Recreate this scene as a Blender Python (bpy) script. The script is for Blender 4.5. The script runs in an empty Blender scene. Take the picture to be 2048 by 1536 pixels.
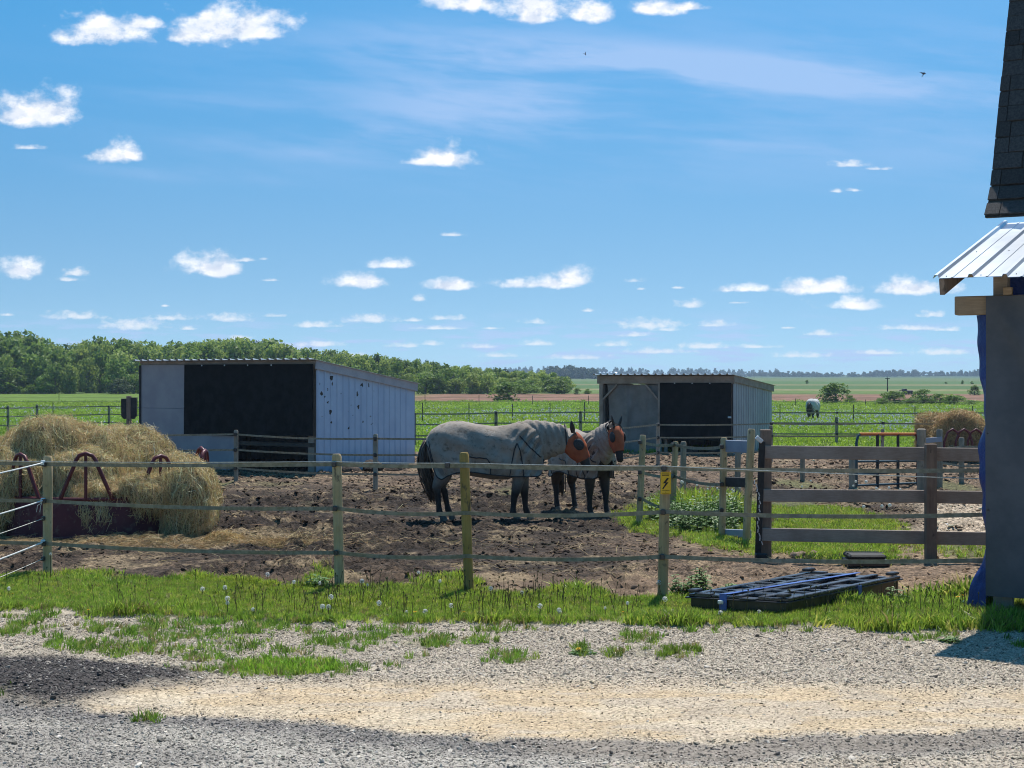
import bpy, bmesh, math, random
import numpy as np
from mathutils import Vector, Matrix, Euler

R = math.radians
SC = bpy.context.scene
COL = SC.collection
random.seed(7)
RNG = np.random.default_rng(11)

# ---------------------------------------------------------------- camera, sky, sun, exposure
F, CX, HZ, H = 2958.0, 1024.0, 757.0, 2.1        # focal length and horizon row for a 2048 px wide frame, eye height
cam = bpy.data.cameras.new('camera')
cam.sensor_width = 36.0
cam.lens = 36.0 * F / 2048.0
cam.shift_y = -11.0 / 2048.0
cam.clip_start, cam.clip_end = 0.1, 9000.0
camo = bpy.data.objects.new('camera', cam)
camo.location = (0, 0, H)
camo.rotation_euler = (R(90), 0, 0)
COL.objects.link(camo)
SC.camera = camo

SUN_EL, SUN_AZ = 62.0, 16.0                        # azimuth measured from +Y (away from the camera) towards +X
SC.view_settings.view_transform = 'Standard'
SC.view_settings.look = 'None'
SC.view_settings.exposure = 0.28
SC.view_settings.gamma = 1.0
SC.view_settings.use_curve_mapping = False
SC.cycles.max_bounces = 8
SC.cycles.transparent_max_bounces = 8
SC.cycles.volume_bounces = 0
SC.cycles.use_adaptive_sampling = True
SC.cycles.filter_width = 1.05

sl = bpy.data.lights.new('sun', 'SUN')
sl.energy = 5.0
sl.angle = R(0.53)
sl.color = (1.0, 0.955, 0.88)
so = bpy.data.objects.new('sun', sl)
sdir = Vector((math.sin(R(SUN_AZ)) * math.cos(R(SUN_EL)), math.cos(R(SUN_AZ)) * math.cos(R(SUN_EL)), math.sin(R(SUN_EL))))
so.rotation_euler = sdir.to_track_quat('Z', 'Y').to_euler()
so.location = (5, 10, 30)
COL.objects.link(so)

world = bpy.data.worlds.new('World')
SC.world = world
world.use_nodes = True


class NT:
    """small helper for writing node trees"""
    def __init__(s, nt):
        s.nt = nt

    def n(s, t, **kw):
        nd = s.nt.nodes.new(t)
        ins = kw.pop('ins', {})
        for k, v in kw.items():
            setattr(nd, k, v)
        for k, v in ins.items():
            s.put(nd.inputs[k], v)
        return nd

    def put(s, sock, v):
        if isinstance(v, bpy.types.NodeSocket):
            s.nt.links.new(v, sock)
        elif isinstance(v, bpy.types.Node):
            s.nt.links.new(v.outputs[0], sock)
        else:
            sock.default_value = v

    def m(s, op, a, b=None, c=None, clamp=False):
        nd = s.nt.nodes.new('ShaderNodeMath')
        nd.operation = op
        nd.use_clamp = clamp
        for i, v in enumerate((a, b, c)):
            if v is not None:
                s.put(nd.inputs[i], v)
        return nd.outputs[0]

    def vm(s, op, a, b=None, c=None):
        nd = s.nt.nodes.new('ShaderNodeVectorMath')
        nd.operation = op
        for i, v in enumerate((a, b, c)):
            if v is not None:
                s.put(nd.inputs[i], v)
        return nd.outputs['Value'] if op in ('LENGTH', 'DOT_PRODUCT', 'DISTANCE') else nd.outputs[0]

    def comb(s, x, y, z):
        nd = s.nt.nodes.new('ShaderNodeCombineXYZ')
        for i, v in enumerate((x, y, z)):
            s.put(nd.inputs[i], v)
        return nd.outputs[0]

    def noise(s, vec, scale, detail=4, rough=0.55, dist=0.0):
        nd = s.n('ShaderNodeTexNoise', ins={'Scale': scale, 'Detail': detail, 'Roughness': rough, 'Distortion': dist})
        if vec is not None:
            s.put(nd.inputs['Vector'], vec)
        return nd.outputs['Fac']

    def sm(s, v, a, b, lo=0.0, hi=1.0):
        nd = s.n('ShaderNodeMapRange', interpolation_type='SMOOTHSTEP')
        s.put(nd.inputs[0], v)
        nd.inputs[1].default_value, nd.inputs[2].default_value = a, b
        nd.inputs[3].default_value, nd.inputs[4].default_value = lo, hi
        return nd.outputs[0]

    def mix(s, f, a, b, bt='MIX'):
        nd = s.n('ShaderNodeMix', data_type='RGBA', blend_type=bt)
        s.put(nd.inputs[0], f)
        for i, v in ((6, a), (7, b)):
            if isinstance(v, tuple) and len(v) == 3:
                v = (*v, 1)
            s.put(nd.inputs[i], v)
        return nd.outputs[2]


def build_world():
    nt = world.node_tree
    nt.nodes.clear()
    N = NT(nt)
    out = N.n('ShaderNodeOutputWorld')
    geo = N.n('ShaderNodeTexCoord')
    d = geo.outputs['Generated']
    sep = N.n('ShaderNodeSeparateXYZ', ins={0: d})
    x, y, z = sep.outputs
    ay = N.m('MAXIMUM', N.m('ABSOLUTE', y), 0.08)
    u = N.m('DIVIDE', x, ay)
    v = N.m('DIVIDE', z, ay)
    uv = N.comb(u, v, 0.0)
    sky = N.n('ShaderNodeTexSky', sky_type='NISHITA')
    sky.sun_disc = False
    sky.sun_elevation = R(SUN_EL)
    sky.sun_rotation = R(SUN_AZ)
    sky.air_density, sky.dust_density, sky.ozone_density = 1.0, 0.25, 2.2
    # a clear prairie sky: the blue deepens quickly above the horizon
    zz = N.m('ADD', N.m('MULTIPLY', N.m('MAXIMUM', z, 0.0), 2.7), 0.12)
    N.put(sky.inputs[0], N.vm('NORMALIZE', N.comb(x, y, zz)))
    hs = N.n('ShaderNodeHueSaturation', ins={'Hue': 0.481, 'Saturation': N.sm(z, 0.0, 0.26, 1.06, 1.38), 'Value': N.sm(z, 0.0, 0.26, 0.93, 1.24), 'Color': sky.outputs[0]})
    skyc = N.vm('SCALE', hs.outputs[0])
    skyc.node.inputs['Scale'].default_value = 0.106

    def P(px, py):
        return (px - CX) / F, (HZ - py) / F
    nz1 = N.noise(N.vm('MULTIPLY', uv, (1.0, 1.35, 1.0)), 44.0, 8, 0.57)
    nz2 = N.noise(N.vm('MULTIPLY', uv, (1.0, 1.6, 1.0)), 125.0, 6, 0.56)

    def blobs(lst, nz, amp, e0, e1):
        acc = None
        for (px, py, hw, hh) in lst:
            cu, cv = P(px, py)
            iw, ih = F / (hw * 1.1), F / (hh * 1.12)
            q = N.vm('MULTIPLY_ADD', uv, (iw, ih, 0.0), (-cu * iw, -cv * ih, 0.0))
            q = N.vm('MINIMUM', q, N.vm('MULTIPLY', q, (1.0, 2.6, 1.0)))
            r = N.vm('LENGTH', q)
            acc = r if acc is None else N.m('MINIMUM', acc, r)
        w = N.m('MULTIPLY_ADD', N.m('SUBTRACT', nz, 0.5), -amp, acc)
        return N.sm(w, e0, e1, 1.0, 0.0), w
    big = [(225, 72, 98, 44), (285, 52, 45, 20), (390, 74, 62, 26), (455, 66, 105, 58), (520, 70, 50, 26), (40, 232, 62, 36), (95, 230, 62, 54),
           (232, 312, 58, 28), (890, 322, 62, 30), (850, 325, 40, 12), (935, 10, 86, 36), (1080, 24, 110, 44), (1180, 32, 60, 26),
           (1300, 20, 62, 24), (1370, 16, 44, 12), (398, 538, 62, 36), (430, 545, 40, 20), (40, 543, 52, 30), (716, 566, 60, 22), (895, 573, 52, 17),
           (1085, 570, 82, 18), (1150, 562, 44, 26), (1485, 580, 70, 14), (1640, 578, 76, 22), (1838, 580, 80, 22), (1700, 614, 62, 18),
           (785, 532, 48, 15), (1065, 38, 60, 20)]
    small = [(150, 548, 26, 12), (142, 560, 28, 6), (55, 296, 34, 7), (490, 521, 24, 6), (527, 518, 10, 5), (540, 561, 15, 5), (905, 470, 19, 6), (1268, 562, 16, 7),
             (1285, 578, 12, 4), (1380, 611, 28, 11), (1300, 652, 58, 16), (1340, 660, 26, 7), (840, 598, 16, 10), (145, 634, 56, 12), (265, 652, 66, 16), (340, 637, 42, 10),
             (460, 638, 44, 13), (376, 658, 22, 5), (630, 652, 44, 9), (740, 641, 52, 12), (826, 641, 18, 6), (892, 637, 32, 8), (880, 657, 46, 5),
             (985, 657, 16, 4), (1068, 645, 24, 8), (1070, 688, 32, 8), (1430, 650, 32, 9), (1270, 671, 28, 6), (1412, 694, 48, 9), (1575, 656, 14, 3), (1700, 330, 34, 10), (1755, 338, 24, 5),
             (1672, 383, 12, 5), (1712, 381, 16, 5), (1820, 657, 62, 8), (1865, 630, 26, 10), (1640, 668, 34, 8), (555, 632, 24, 5), (1475, 606, 18, 3), (1175, 622, 12, 4), (330, 612, 8, 3),
             (1355, 576, 12, 3), (640, 690, 50, 9), (800, 692, 30, 7), (860, 688, 24, 7), (700, 712, 40, 6), (1230, 690, 40, 8), (1320, 704, 60, 8), (1520, 694, 40, 6), (1600, 712, 60, 8),
             (1760, 706, 50, 7), (1880, 706, 60, 10), (960, 694, 40, 7), (1150, 716, 60, 7), (1000, 712, 40, 6), (15, 630, 14, 4), (560, 696, 40, 8), (480, 676, 22, 6), (1900, 660, 30, 6)]
    mb, wb = blobs(big, nz1, 2.9, 0.2, 1.15)
    ms, ws = blobs(small, nz2, 2.6, -0.1, 1.2)
    ms = N.m('MULTIPLY', ms, 0.86)
    # many flattened far cumulus just above the horizon
    cb = N.noise(N.comb(N.m('MULTIPLY', u, 24.0), N.m('MULTIPLY', v, 150.0), 3.0), 1.0, 5, 0.55)
    mband = N.m('MULTIPLY', N.sm(v, 0.002, 0.012), N.sm(v, 0.022, 0.05, 1.0, 0.0))
    band = N.m('MULTIPLY', N.m('MULTIPLY', N.sm(cb, 0.47, 0.64), mband), 0.85)
    # cirrus: broad thin veils drawn out sideways, a little downwards to the right
    vt = N.m('MULTIPLY_ADD', u, 0.10, v)
    warp = N.m('SUBTRACT', N.noise(N.comb(N.m('MULTIPLY', u, 4.0), N.m('MULTIPLY', v, 9.0), 0.0), 1.0, 3, 0.5), 0.5)
    ci = N.noise(N.comb(N.m('MULTIPLY_ADD', warp, 1.2, N.m('MULTIPLY', u, 5.5)), N.m('MULTIPLY_ADD', warp, 1.5, N.m('MULTIPLY', vt, 40.0)), 1.7), 1.0, 6, 0.58)
    fine = N.noise(N.comb(N.m('MULTIPLY', u, 20.0), N.m('MULTIPLY', vt, 130.0), 4.0), 1.0, 4, 0.6)
    ci = N.m('MULTIPLY_ADD', N.m('SUBTRACT', fine, 0.5), 0.22, ci)
    cm = N.m('MULTIPLY', N.sm(v, 0.105, 0.165), N.sm(v, 0.215, 0.262, 1.0, 0.0))
    cm = N.m('MULTIPLY', cm, N.sm(u, -0.32, 0.0, 0.12, 1.0))
    cir = N.m('MULTIPLY', N.m('MULTIPLY', N.sm(ci, 0.36, 0.66), cm), 0.26)
    for (cx, cy, hw, hh, op) in ((1150, 130, 560, 75, .55), (1640, 155, 460, 45, .6), (740, 272, 200, 32, .5), (900, 245, 340, 40, .34), (1000, 205, 420, 42, .38), (1300, 270, 420, 30, .25), (330, 345, 280, 24, .26), (400, 200, 260, 22, .2), (560, 300, 240, 22, .28)):
        q = N.vm('MULTIPLY_ADD', N.comb(u, vt, 0.0), (F / hw, F / hh, 0.0), (-(cx - CX) / hw, -((HZ - cy) + .10 * (cx - CX)) / hh, 0.0))
        bl = N.m('MULTIPLY', N.sm(N.vm('LENGTH', q), 0.05, 1.25, 1.0, 0.0), N.sm(ci, 0.28, 0.68))
        cir = N.m('MULTIPLY_ADD', bl, op, cir)
    cir = N.m('MINIMUM', cir, 0.62)
    faint = N.m('MAXIMUM', cir, band)
    c1 = N.mix(faint, skyc, (0.40, 0.535, 0.80))
    # cumulus: bright crowns, softly blue-grey undersides
    sh = N.noise(N.vm('ADD', N.vm('MULTIPLY', uv, (1.0, 1.35, 1.0)), (0.0025, -0.007, 0.0)), 44.0, 8, 0.57)
    und = N.sm(N.m('SUBTRACT', sh, nz1), -0.05, 0.10)
    inner = N.sm(N.noise(N.vm('MULTIPLY', uv, (1.0, 1.8, 1.0)), 34.0, 5, 0.6), .42, .62)
    shade = N.m('ADD', N.m('MULTIPLY', und, 0.5), N.m('MULTIPLY', inner, 0.4), clamp=True)
    cc = N.mix(shade, (0.90, 0.91, 0.94), (0.52, 0.60, 0.74))
    c2 = N.mix(ms, c1, (0.74, 0.78, 0.84))
    c3 = N.mix(mb, c2, cc)
    bg = N.n('ShaderNodeBackground', ins={'Color': c3, 'Strength': 1.0})
    nt.links.new(bg.outputs[0], out.inputs[0])


build_world()
world.cycles.sampling_method = 'MANUAL'
world.cycles.sample_map_resolution = 512

# ---------------------------------------------------------------- geometry of the place
_td = np.array([0, 40, 60, 85, 110, 150, 200, 250, 400, 700, 1500, 2600], float)
_tz = np.array([0, 0, -.2, -.6, -.8, -.6, -.2, .3, 1.0, 1.7, 3.4, 7.4], float)


def T(y):
    y = np.asarray(y, float)
    s = 0
    for k in (-.06, -.03, 0, .03, .06):
        s = s + np.interp(y * (1 + k), _td, _tz)
    return s / 5


def gd(py):
    """distance at which the ground shows at photo row py"""
    ys = np.geomspace(3, 2600, 6000)
    rows = HZ + F * (H - T(ys)) / ys
    i = np.where(rows <= py)[0]
    return float(ys[i[0]]) if len(i) else 2600.0


def X(px, d):
    return (px - CX) / F * d


def Z(py, d):
    return H - (py - HZ) / F * d


def G(px, py):
    d = gd(py)
    return Vector((X(px, d), d, float(T(d))))


# ---------------------------------------------------------------- noise in numpy
def _hash(ix, iy, seed):
    n = (ix.astype(np.int64) * 374761393 + iy.astype(np.int64) * 668265263 + seed * 974634777) & 0x7fffffff
    n = ((n ^ (n >> 13)) * 1274126177) & 0x7fffffff
    n = n ^ (n >> 16)
    return (n & 0xffff) / 65535.0


def vnoise(x, y, seed=0):
    x, y = np.asarray(x, float), np.asarray(y, float)
    ix, iy = np.floor(x), np.floor(y)
    fx, fy = x - ix, y - iy
    fx, fy = fx * fx * (3 - 2 * fx), fy * fy * (3 - 2 * fy)
    a, b = _hash(ix, iy, seed), _hash(ix + 1, iy, seed)
    c, d = _hash(ix, iy + 1, seed), _hash(ix + 1, iy + 1, seed)
    return (a * (1 - fx) + b * fx) * (1 - fy) + (c * (1 - fx) + d * fx) * fy


def fbm(x, y, octv=4, seed=0, gain=0.5):
    s, a, t = 0.0, 1.0, 0.0
    ca, sa = math.cos(.6), math.sin(.6)
    for k in range(octv):
        s = s + a * vnoise(x, y, seed + k * 17)
        t += a
        a *= gain
        x, y = (x * ca - y * sa) * 2.03 + 5.1, (x * sa + y * ca) * 2.03 + 1.7
    return s / t


def sstep(v, a, b):
    t = np.clip((v - a) / (b - a), 0, 1)
    return t * t * (3 - 2 * t)


# ---------------------------------------------------------------- mesh building
MW = {}


class MB:
    def __init__(s):
        s.v, s.f, s.n = [], [], 0

    def add(s, verts, faces):
        b = s.n
        s.v.extend([tuple(map(float, p)) for p in verts])
        s.f.extend([tuple(i + b for i in f) for f in faces])
        s.n += len(verts)
        return s

    def box(s, c, size, rot=None):
        hx, hy, hz = size[0] / 2, size[1] / 2, size[2] / 2
        vs = [Vector((i * hx, j * hy, k * hz)) for i in (-1, 1) for j in (-1, 1) for k in (-1, 1)]
        if rot is not None:
            vs = [rot @ p for p in vs]
        c = Vector(c)
        return s.add([p + c for p in vs], [(0, 1, 3, 2), (4, 6, 7, 5), (0, 4, 5, 1), (2, 3, 7, 6), (0, 2, 6, 4), (1, 5, 7, 3)])

    def beam(s, p0, p1, w, h, up=(0, 0, 1)):
        """a bar from p0 to p1: w across, h along up"""
        p0, p1, up = Vector(p0), Vector(p1), Vector(up)
        t = (p1 - p0)
        L = t.length
        t.normalize()
        side = t.cross(up)
        if side.length < 1e-4:
            side = t.cross(Vector((0, 1, 0)))
        side.normalize()
        u2 = side.cross(t)
        rot = Matrix((t, side, u2)).transposed()
        return s.box((p0 + p1) / 2, (L, w, h), rot)

    def tube(s, path, rad, n=8, cap=True, flat=1.0, side0=None):
        pts = [Vector(p) for p in path]
        m = len(pts)
        if not hasattr(rad, '__len__'):
            rad = [rad] * m
        rings = []
        prev = Vector(side0) if side0 is not None else None
        for i, p in enumerate(pts):
            t = (pts[min(i + 1, m - 1)] - pts[max(i - 1, 0)]).normalized()
            if prev is None:
                a = Vector((0, 0, 1)) if abs(t.z) < .9 else Vector((0, 1, 0))
                prev = t.cross(a).normalized()
            sd = (prev - t * prev.dot(t)).normalized()
            prev = sd
            up = t.cross(sd)
            rings.append([p + sd * (math.cos(2 * math.pi * k / n) * rad[i]) + up * (math.sin(2 * math.pi * k / n) * rad[i] * flat) for k in range(n)])
        vs = [q for r in rings for q in r]
        fs = [(i * n + k, i * n + (k + 1) % n, (i + 1) * n + (k + 1) % n, (i + 1) * n + k) for i in range(m - 1) for k in range(n)]
        if cap:
            fs += [tuple(range(n - 1, -1, -1)), tuple((m - 1) * n + k for k in range(n))]
        return s.add(vs, fs)

    def rings(s, rings, cap=True, closed=True):
        n = len(rings[0])
        vs = [q for r in rings for q in r]
        kk = n if closed else n - 1
        fs = [(i * n + k, i * n + (k + 1) % n, (i + 1) * n + (k + 1) % n, (i + 1) * n + k) for i in range(len(rings) - 1) for k in range(kk)]
        if cap and closed:
            fs += [tuple(range(n - 1, -1, -1)), tuple((len(rings) - 1) * n + k for k in range(n))]
        return s.add(vs, fs)

    def grid(s, nu, nv, fn):
        vs = [fn(i / (nu - 1), j / (nv - 1)) for j in range(nv) for i in range(nu)]
        fs = [(j * nu + i, j * nu + i + 1, (j + 1) * nu + i + 1, (j + 1) * nu + i) for j in range(nv - 1) for i in range(nu - 1)]
        return s.add(vs, fs)

    def ellip(s, c, r, nu=14, nv=9, rot=None):
        c = Vector(c)
        vs, fs = [], []
        for j in range(1, nv):
            th = math.pi * j / nv
            for i in range(nu):
                ph = 2 * math.pi * i / nu
                p = Vector((r[0] * math.sin(th) * math.cos(ph), r[1] * math.sin(th) * math.sin(ph), r[2] * math.cos(th)))
                vs.append((rot @ p if rot else p) + c)
        top = Vector((0, 0, r[2]))
        a, b = len(vs), len(vs) + 1
        vs += [(rot @ top if rot else top) + c, (rot @ -top if rot else -top) + c]
        for j in range(nv - 2):
            for i in range(nu):
                fs.append((j * nu + i, (j + 1) * nu + i, (j + 1) * nu + (i + 1) % nu, j * nu + (i + 1) % nu))
        for i in range(nu):
            fs.append((a, i, (i + 1) % nu))
            fs.append((b, (nv - 2) * nu + (i + 1) % nu, (nv - 2) * nu + i))
        return s.add(vs, fs)

    def mesh(s, name, inv=None):
        me = bpy.data.meshes.new(name)
        me.from_pydata(s.v, [], s.f)
        if inv is not None:
            me.transform(inv)
        me.update()
        return me


def bevel(me, w, seg=1):
    bm = bmesh.new()
    bm.from_mesh(me)
    bmesh.ops.bevel(bm, geom=[e for e in bm.edges if e.calc_face_angle(0) > 0.6], offset=w, segments=seg, affect='EDGES', profile=0.6)
    bm.to_mesh(me)
    bm.free()


def smooth(me, ang=50):
    me.polygons.foreach_set('use_smooth', [True] * len(me.polygons))
    if ang < 180:
        try:
            me.set_sharp_from_angle(angle=R(ang))
        except Exception:
            pass


def thing(name, label, cat, loc=(0, 0, 0), rz=0.0, group=None):
    o = bpy.data.objects.new(name, None)
    COL.objects.link(o)
    o.empty_display_size = 0.2
    o.location = loc
    o.rotation_euler = (0, 0, rz)
    MW[o] = Matrix.Translation(Vector(loc)) @ Matrix.Rotation(rz, 4, 'Z')
    return tag(o, label, cat, group)


def tag(o, label, cat, group=None, kind=None):
    o['label'] = label
    o['category'] = cat
    if group:
        o['group'] = group
    if kind:
        o['kind'] = kind
    return o


def link(name, me, mat, parent=None):
    o = bpy.data.objects.new(name, me)
    COL.objects.link(o)
    if mat is not None and not me.materials:
        me.materials.append(mat)
    if parent is not None:
        o.parent = parent
    MW[o] = MW[parent].copy() if parent is not None else Matrix()
    return o


def part(name, mb, mat, parent, world=True, bev=0.0, sm=None):
    """one mesh; written in world coordinates when world is true, else in its parent's own"""
    inv = MW[parent].inverted() if (world and parent is not None) else None
    me = mb.mesh(name, inv)
    if bev:
        bevel(me, bev)
    if sm:
        smooth(me, sm)
    return link(name, me, mat, parent)


def piece(name, me, mat, parent, loc, rot=(0, 0, 0), scl=(1, 1, 1)):
    """shared mesh placed in the parent's own coordinates"""
    o = link(name, me, mat, parent)
    o.location, o.rotation_euler, o.scale = loc, rot, scl
    MW[o] = MW[parent] @ Matrix.LocRotScale(Vector(loc), Euler(rot), Vector(scl))
    return o


KIDS = {}


def copy_tree(src, loc, rz=None, label=None, scale=None, parent=None):
    c = src.copy()
    COL.objects.link(c)
    if parent is None:
        c.location = loc
        if rz is not None:
            c.rotation_euler = (0, 0, rz)
        if scale is not None:
            c.scale = scale
        if label:
            c['label'] = label
    else:
        c.parent = parent
    for ch in list(src.children):
        copy_tree(ch, None, parent=c)
    return c


def struct(o, label=None):
    o['kind'] = 'structure'
    if label:
        o['label'] = label
    return o


# ---------------------------------------------------------------- materials
def mat(name, cols, scale=6.0, detail=5, rough=0.85, bump=0.0, bscale=None, stretch=(1, 1, 1), spec=0.3, metal=0.0, rnd=0.0,
        attr=None, inst=None, trans=0.0, lo=0.35, hi=0.65, coord='Object', sheen=0.0, extra=None, bdist=0.01, transmission=0.0):
    m = bpy.data.materials.new(name)
    m.use_nodes = True
    nt = m.node_tree
    nt.nodes.clear()
    N = NT(nt)
    out = N.n('ShaderNodeOutputMaterial')
    p = N.n('ShaderNodeBsdfPrincipled')
    tc = N.n('ShaderNodeTexCoord')
    vec = N.vm('MULTIPLY', tc.outputs[coord], stretch)
    if rnd:
        oi = N.n('ShaderNodeObjectInfo')
        vec = N.vm('ADD', vec, N.comb(N.m('MULTIPLY', oi.outputs['Random'], 37.0), N.m('MULTIPLY', oi.outputs['Random'], 19.0), 0.0))
    nz = N.noise(vec, scale, detail, 0.6)
    if len(cols) == 1:
        c = (*cols[0], 1)
        c = N.mix(0.0, c, c)
    else:
        c = N.mix(N.sm(nz, lo, hi), cols[0], cols[1])
        if len(cols) > 2:
            n2 = N.noise(vec, scale * 3.7, 4, 0.6)
            c = N.mix(N.sm(n2, 0.52, 0.72), c, cols[2])
    if attr:
        at = N.n('ShaderNodeAttribute', attribute_name=attr, attribute_type='GEOMETRY')
        c = N.mix(1.0, at.outputs['Color'], N.vm('SCALE', c), 'MULTIPLY')
        c.node.inputs[7].links[0].from_node.inputs['Scale'].default_value = 1.0
    if inst:
        at = N.n('ShaderNodeAttribute', attribute_name=inst, attribute_type='INSTANCER')
        c = N.mix(1.0, at.outputs['Color'], c, 'MULTIPLY')
    if rnd:
        v = N.m('MULTIPLY_ADD', oi.outputs['Random'], 2 * rnd, 1.0 - rnd)
        c = N.vm('SCALE', c)
        N.put(c.node.inputs['Scale'], v)
    if extra:
        c = extra(N, tc, c)
    N.put(p.inputs['Base Color'], c)
    p.inputs['Roughness'].default_value = rough
    p.inputs['Specular IOR Level'].default_value = spec
    p.inputs['Metallic'].default_value = metal
    if sheen:
        p.inputs['Sheen Weight'].default_value = sheen
    if bump:
        b = N.n('ShaderNodeBump', ins={'Strength': bump, 'Distance': bdist})
        N.put(b.inputs['Height'], N.noise(vec, bscale or scale * 2.5, 5, 0.65))
        nt.links.new(b.outputs[0], p.inputs['Normal'])
    sh = p.outputs[0]
    if trans:
        tr = N.n('ShaderNodeBsdfTranslucent')
        N.put(tr.inputs[0], c)
        ms = N.n('ShaderNodeMixShader', ins={0: trans})
        nt.links.new(sh, ms.inputs[1])
        nt.links.new(tr.outputs[0], ms.inputs[2])
        sh = ms.outputs[0]
    nt.links.new(sh, out.inputs[0])
    return m


# ---------------------------------------------------------------- scattered stuff (instances on points, one object each)
def proto(name, mb, m, sm=None):
    me = mb.mesh(name)
    if sm:
        smooth(me, sm)
    me.materials.append(m)
    return bpy.data.objects.new(name, me)


def scatter(name, pts, rot, scl, protos, tint=None, label=None, parent=None, cat=None):
    pts = np.asarray(pts, float)
    n = len(pts)
    me = bpy.data.meshes.new(name)
    me.vertices.add(n)
    me.vertices.foreach_set('co', pts.ravel())
    a = me.attributes.new('rot', 'FLOAT_VECTOR', 'POINT')
    a.data.foreach_set('vector', np.asarray(rot, float).ravel())
    scl = np.asarray(scl, float)
    if scl.ndim == 1:
        scl = np.repeat(scl[:, None], 3, 1)
    a = me.attributes.new('scl', 'FLOAT_VECTOR', 'POINT')
    a.data.foreach_set('vector', scl.ravel())
    a = me.attributes.new('pick', 'INT', 'POINT')
    a.data.foreach_set('value', RNG.integers(0, len(protos), n).astype(np.int32))
    if tint is not None:
        a = me.attributes.new('tint', 'FLOAT_COLOR', 'POINT')
        t = np.ones((n, 4))
        t[:, :3] = tint
        a.data.foreach_set('color', t.ravel())
    cl = bpy.data.collections.new(name + '_kinds')
    for p in protos:
        cl.objects.link(p)
    ng = bpy.data.node_groups.new(name, 'GeometryNodeTree')
    ng.interface.new_socket('Geometry', in_out='INPUT', socket_type='NodeSocketGeometry')
    ng.interface.new_socket('Geometry', in_out='OUTPUT', socket_type='NodeSocketGeometry')
    N = NT(ng)
    gi, go = N.n('NodeGroupInput'), N.n('NodeGroupOutput')
    ci = N.n('GeometryNodeCollectionInfo', transform_space='ORIGINAL')
    ci.inputs['Collection'].default_value = cl
    ci.inputs['Separate Children'].default_value = True
    ci.inputs['Reset Children'].default_value = True
    iop = N.n('GeometryNodeInstanceOnPoints')
    iop.inputs['Pick Instance'].default_value = True

    def na(nm, t):
        q = N.n('GeometryNodeInputNamedAttribute', data_type=t)
        q.inputs['Name'].default_value = nm
        return q.outputs['Attribute']
    ng.links.new(gi.outputs[0], iop.inputs['Points'])
    ng.links.new(ci.outputs[0], iop.inputs['Instance'])
    ng.links.new(na('pick', 'INT'), iop.inputs['Instance Index'])
    e2r = N.n('FunctionNodeEulerToRotation')
    ng.links.new(na('rot', 'FLOAT_VECTOR'), e2r.inputs[0])
    ng.links.new(e2r.outputs[0], iop.inputs['Rotation'])
    ng.links.new(na('scl', 'FLOAT_VECTOR'), iop.inputs['Scale'])
    ng.links.new(iop.outputs[0], go.inputs[0])
    o = bpy.data.objects.new(name, me)
    COL.objects.link(o)
    md = o.modifiers.new('scatter', 'NODES')
    md.node_group = ng
    o['kind'] = 'stuff'
    if label:
        o['label'] = label
    if cat:
        o['category'] = cat
    if parent is not None:
        o.parent = parent
        o.matrix_parent_inverse = MW[parent].inverted()
    MW[o] = Matrix()
    return o


def rz_only(n, tilt=0.12):
    r = np.zeros((n, 3))
    r[:, 2] = RNG.uniform(0, 6.283, n)
    r[:, 0] = RNG.normal(0, tilt, n)
    r[:, 1] = RNG.normal(0, tilt, n)
    return r

# ================================================================ GROUND
def edge(pts):
    g = [G(px, py) for px, py in pts]
    xs, ys = [p.x for p in g], [p.y for p in g]
    # carry the end slopes on outside the frame
    xs = [xs[0] - 8] + xs + [xs[-1] + 8]
    ys = [ys[0]] + ys + [ys[-1]]
    return lambda x: np.interp(x, xs, ys)


E_s0 = edge([(0, 1222), (150, 1228), (300, 1236), (500, 1246), (800, 1250), (1300, 1253), (1500, 1256), (1700, 1262), (1850, 1256), (1900, 1262), (2048, 1268)])
E_s1 = edge([(0, 1158), (200, 1163), (420, 1166), (650, 1182), (900, 1186), (1200, 1192), (1400, 1204), (1560, 1216), (1700, 1216), (1830, 1204), (2048, 1200)])
E_t0 = edge([(135, 1402), (200, 1385), (300, 1370), (450, 1358), (760, 1350), (1200, 1353), (1500, 1362), (2048, 1366)])
E_t1 = edge([(135, 1404), (250, 1420), (450, 1427), (650, 1446), (800, 1460), (1000, 1472), (1300, 1478), (2048, 1464)])
E_m0 = edge([(0, 1312), (150, 1316), (280, 1328), (430, 1343), (560, 1362), (700, 1372)])
E_b1 = edge([(900, 1478), (1100, 1512), (1300, 1522), (2048, 1502)])
SOIL_G = np.array((.11, .115, .04))


def patches(lst, x, y, grow=1.0):
    m = np.zeros_like(x)
    for (px, py, hw, hh, s) in lst:
        g = G(px, py)
        a = hw / F * g.y * grow
        b = (gd(py - hh) - gd(py + hh)) / 2 * grow
        r = np.hypot((x - g.x) / a, (y - g.y) / b)
        m = np.maximum(m, s * sstep(r, 1.15, .45))
    return m


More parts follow.
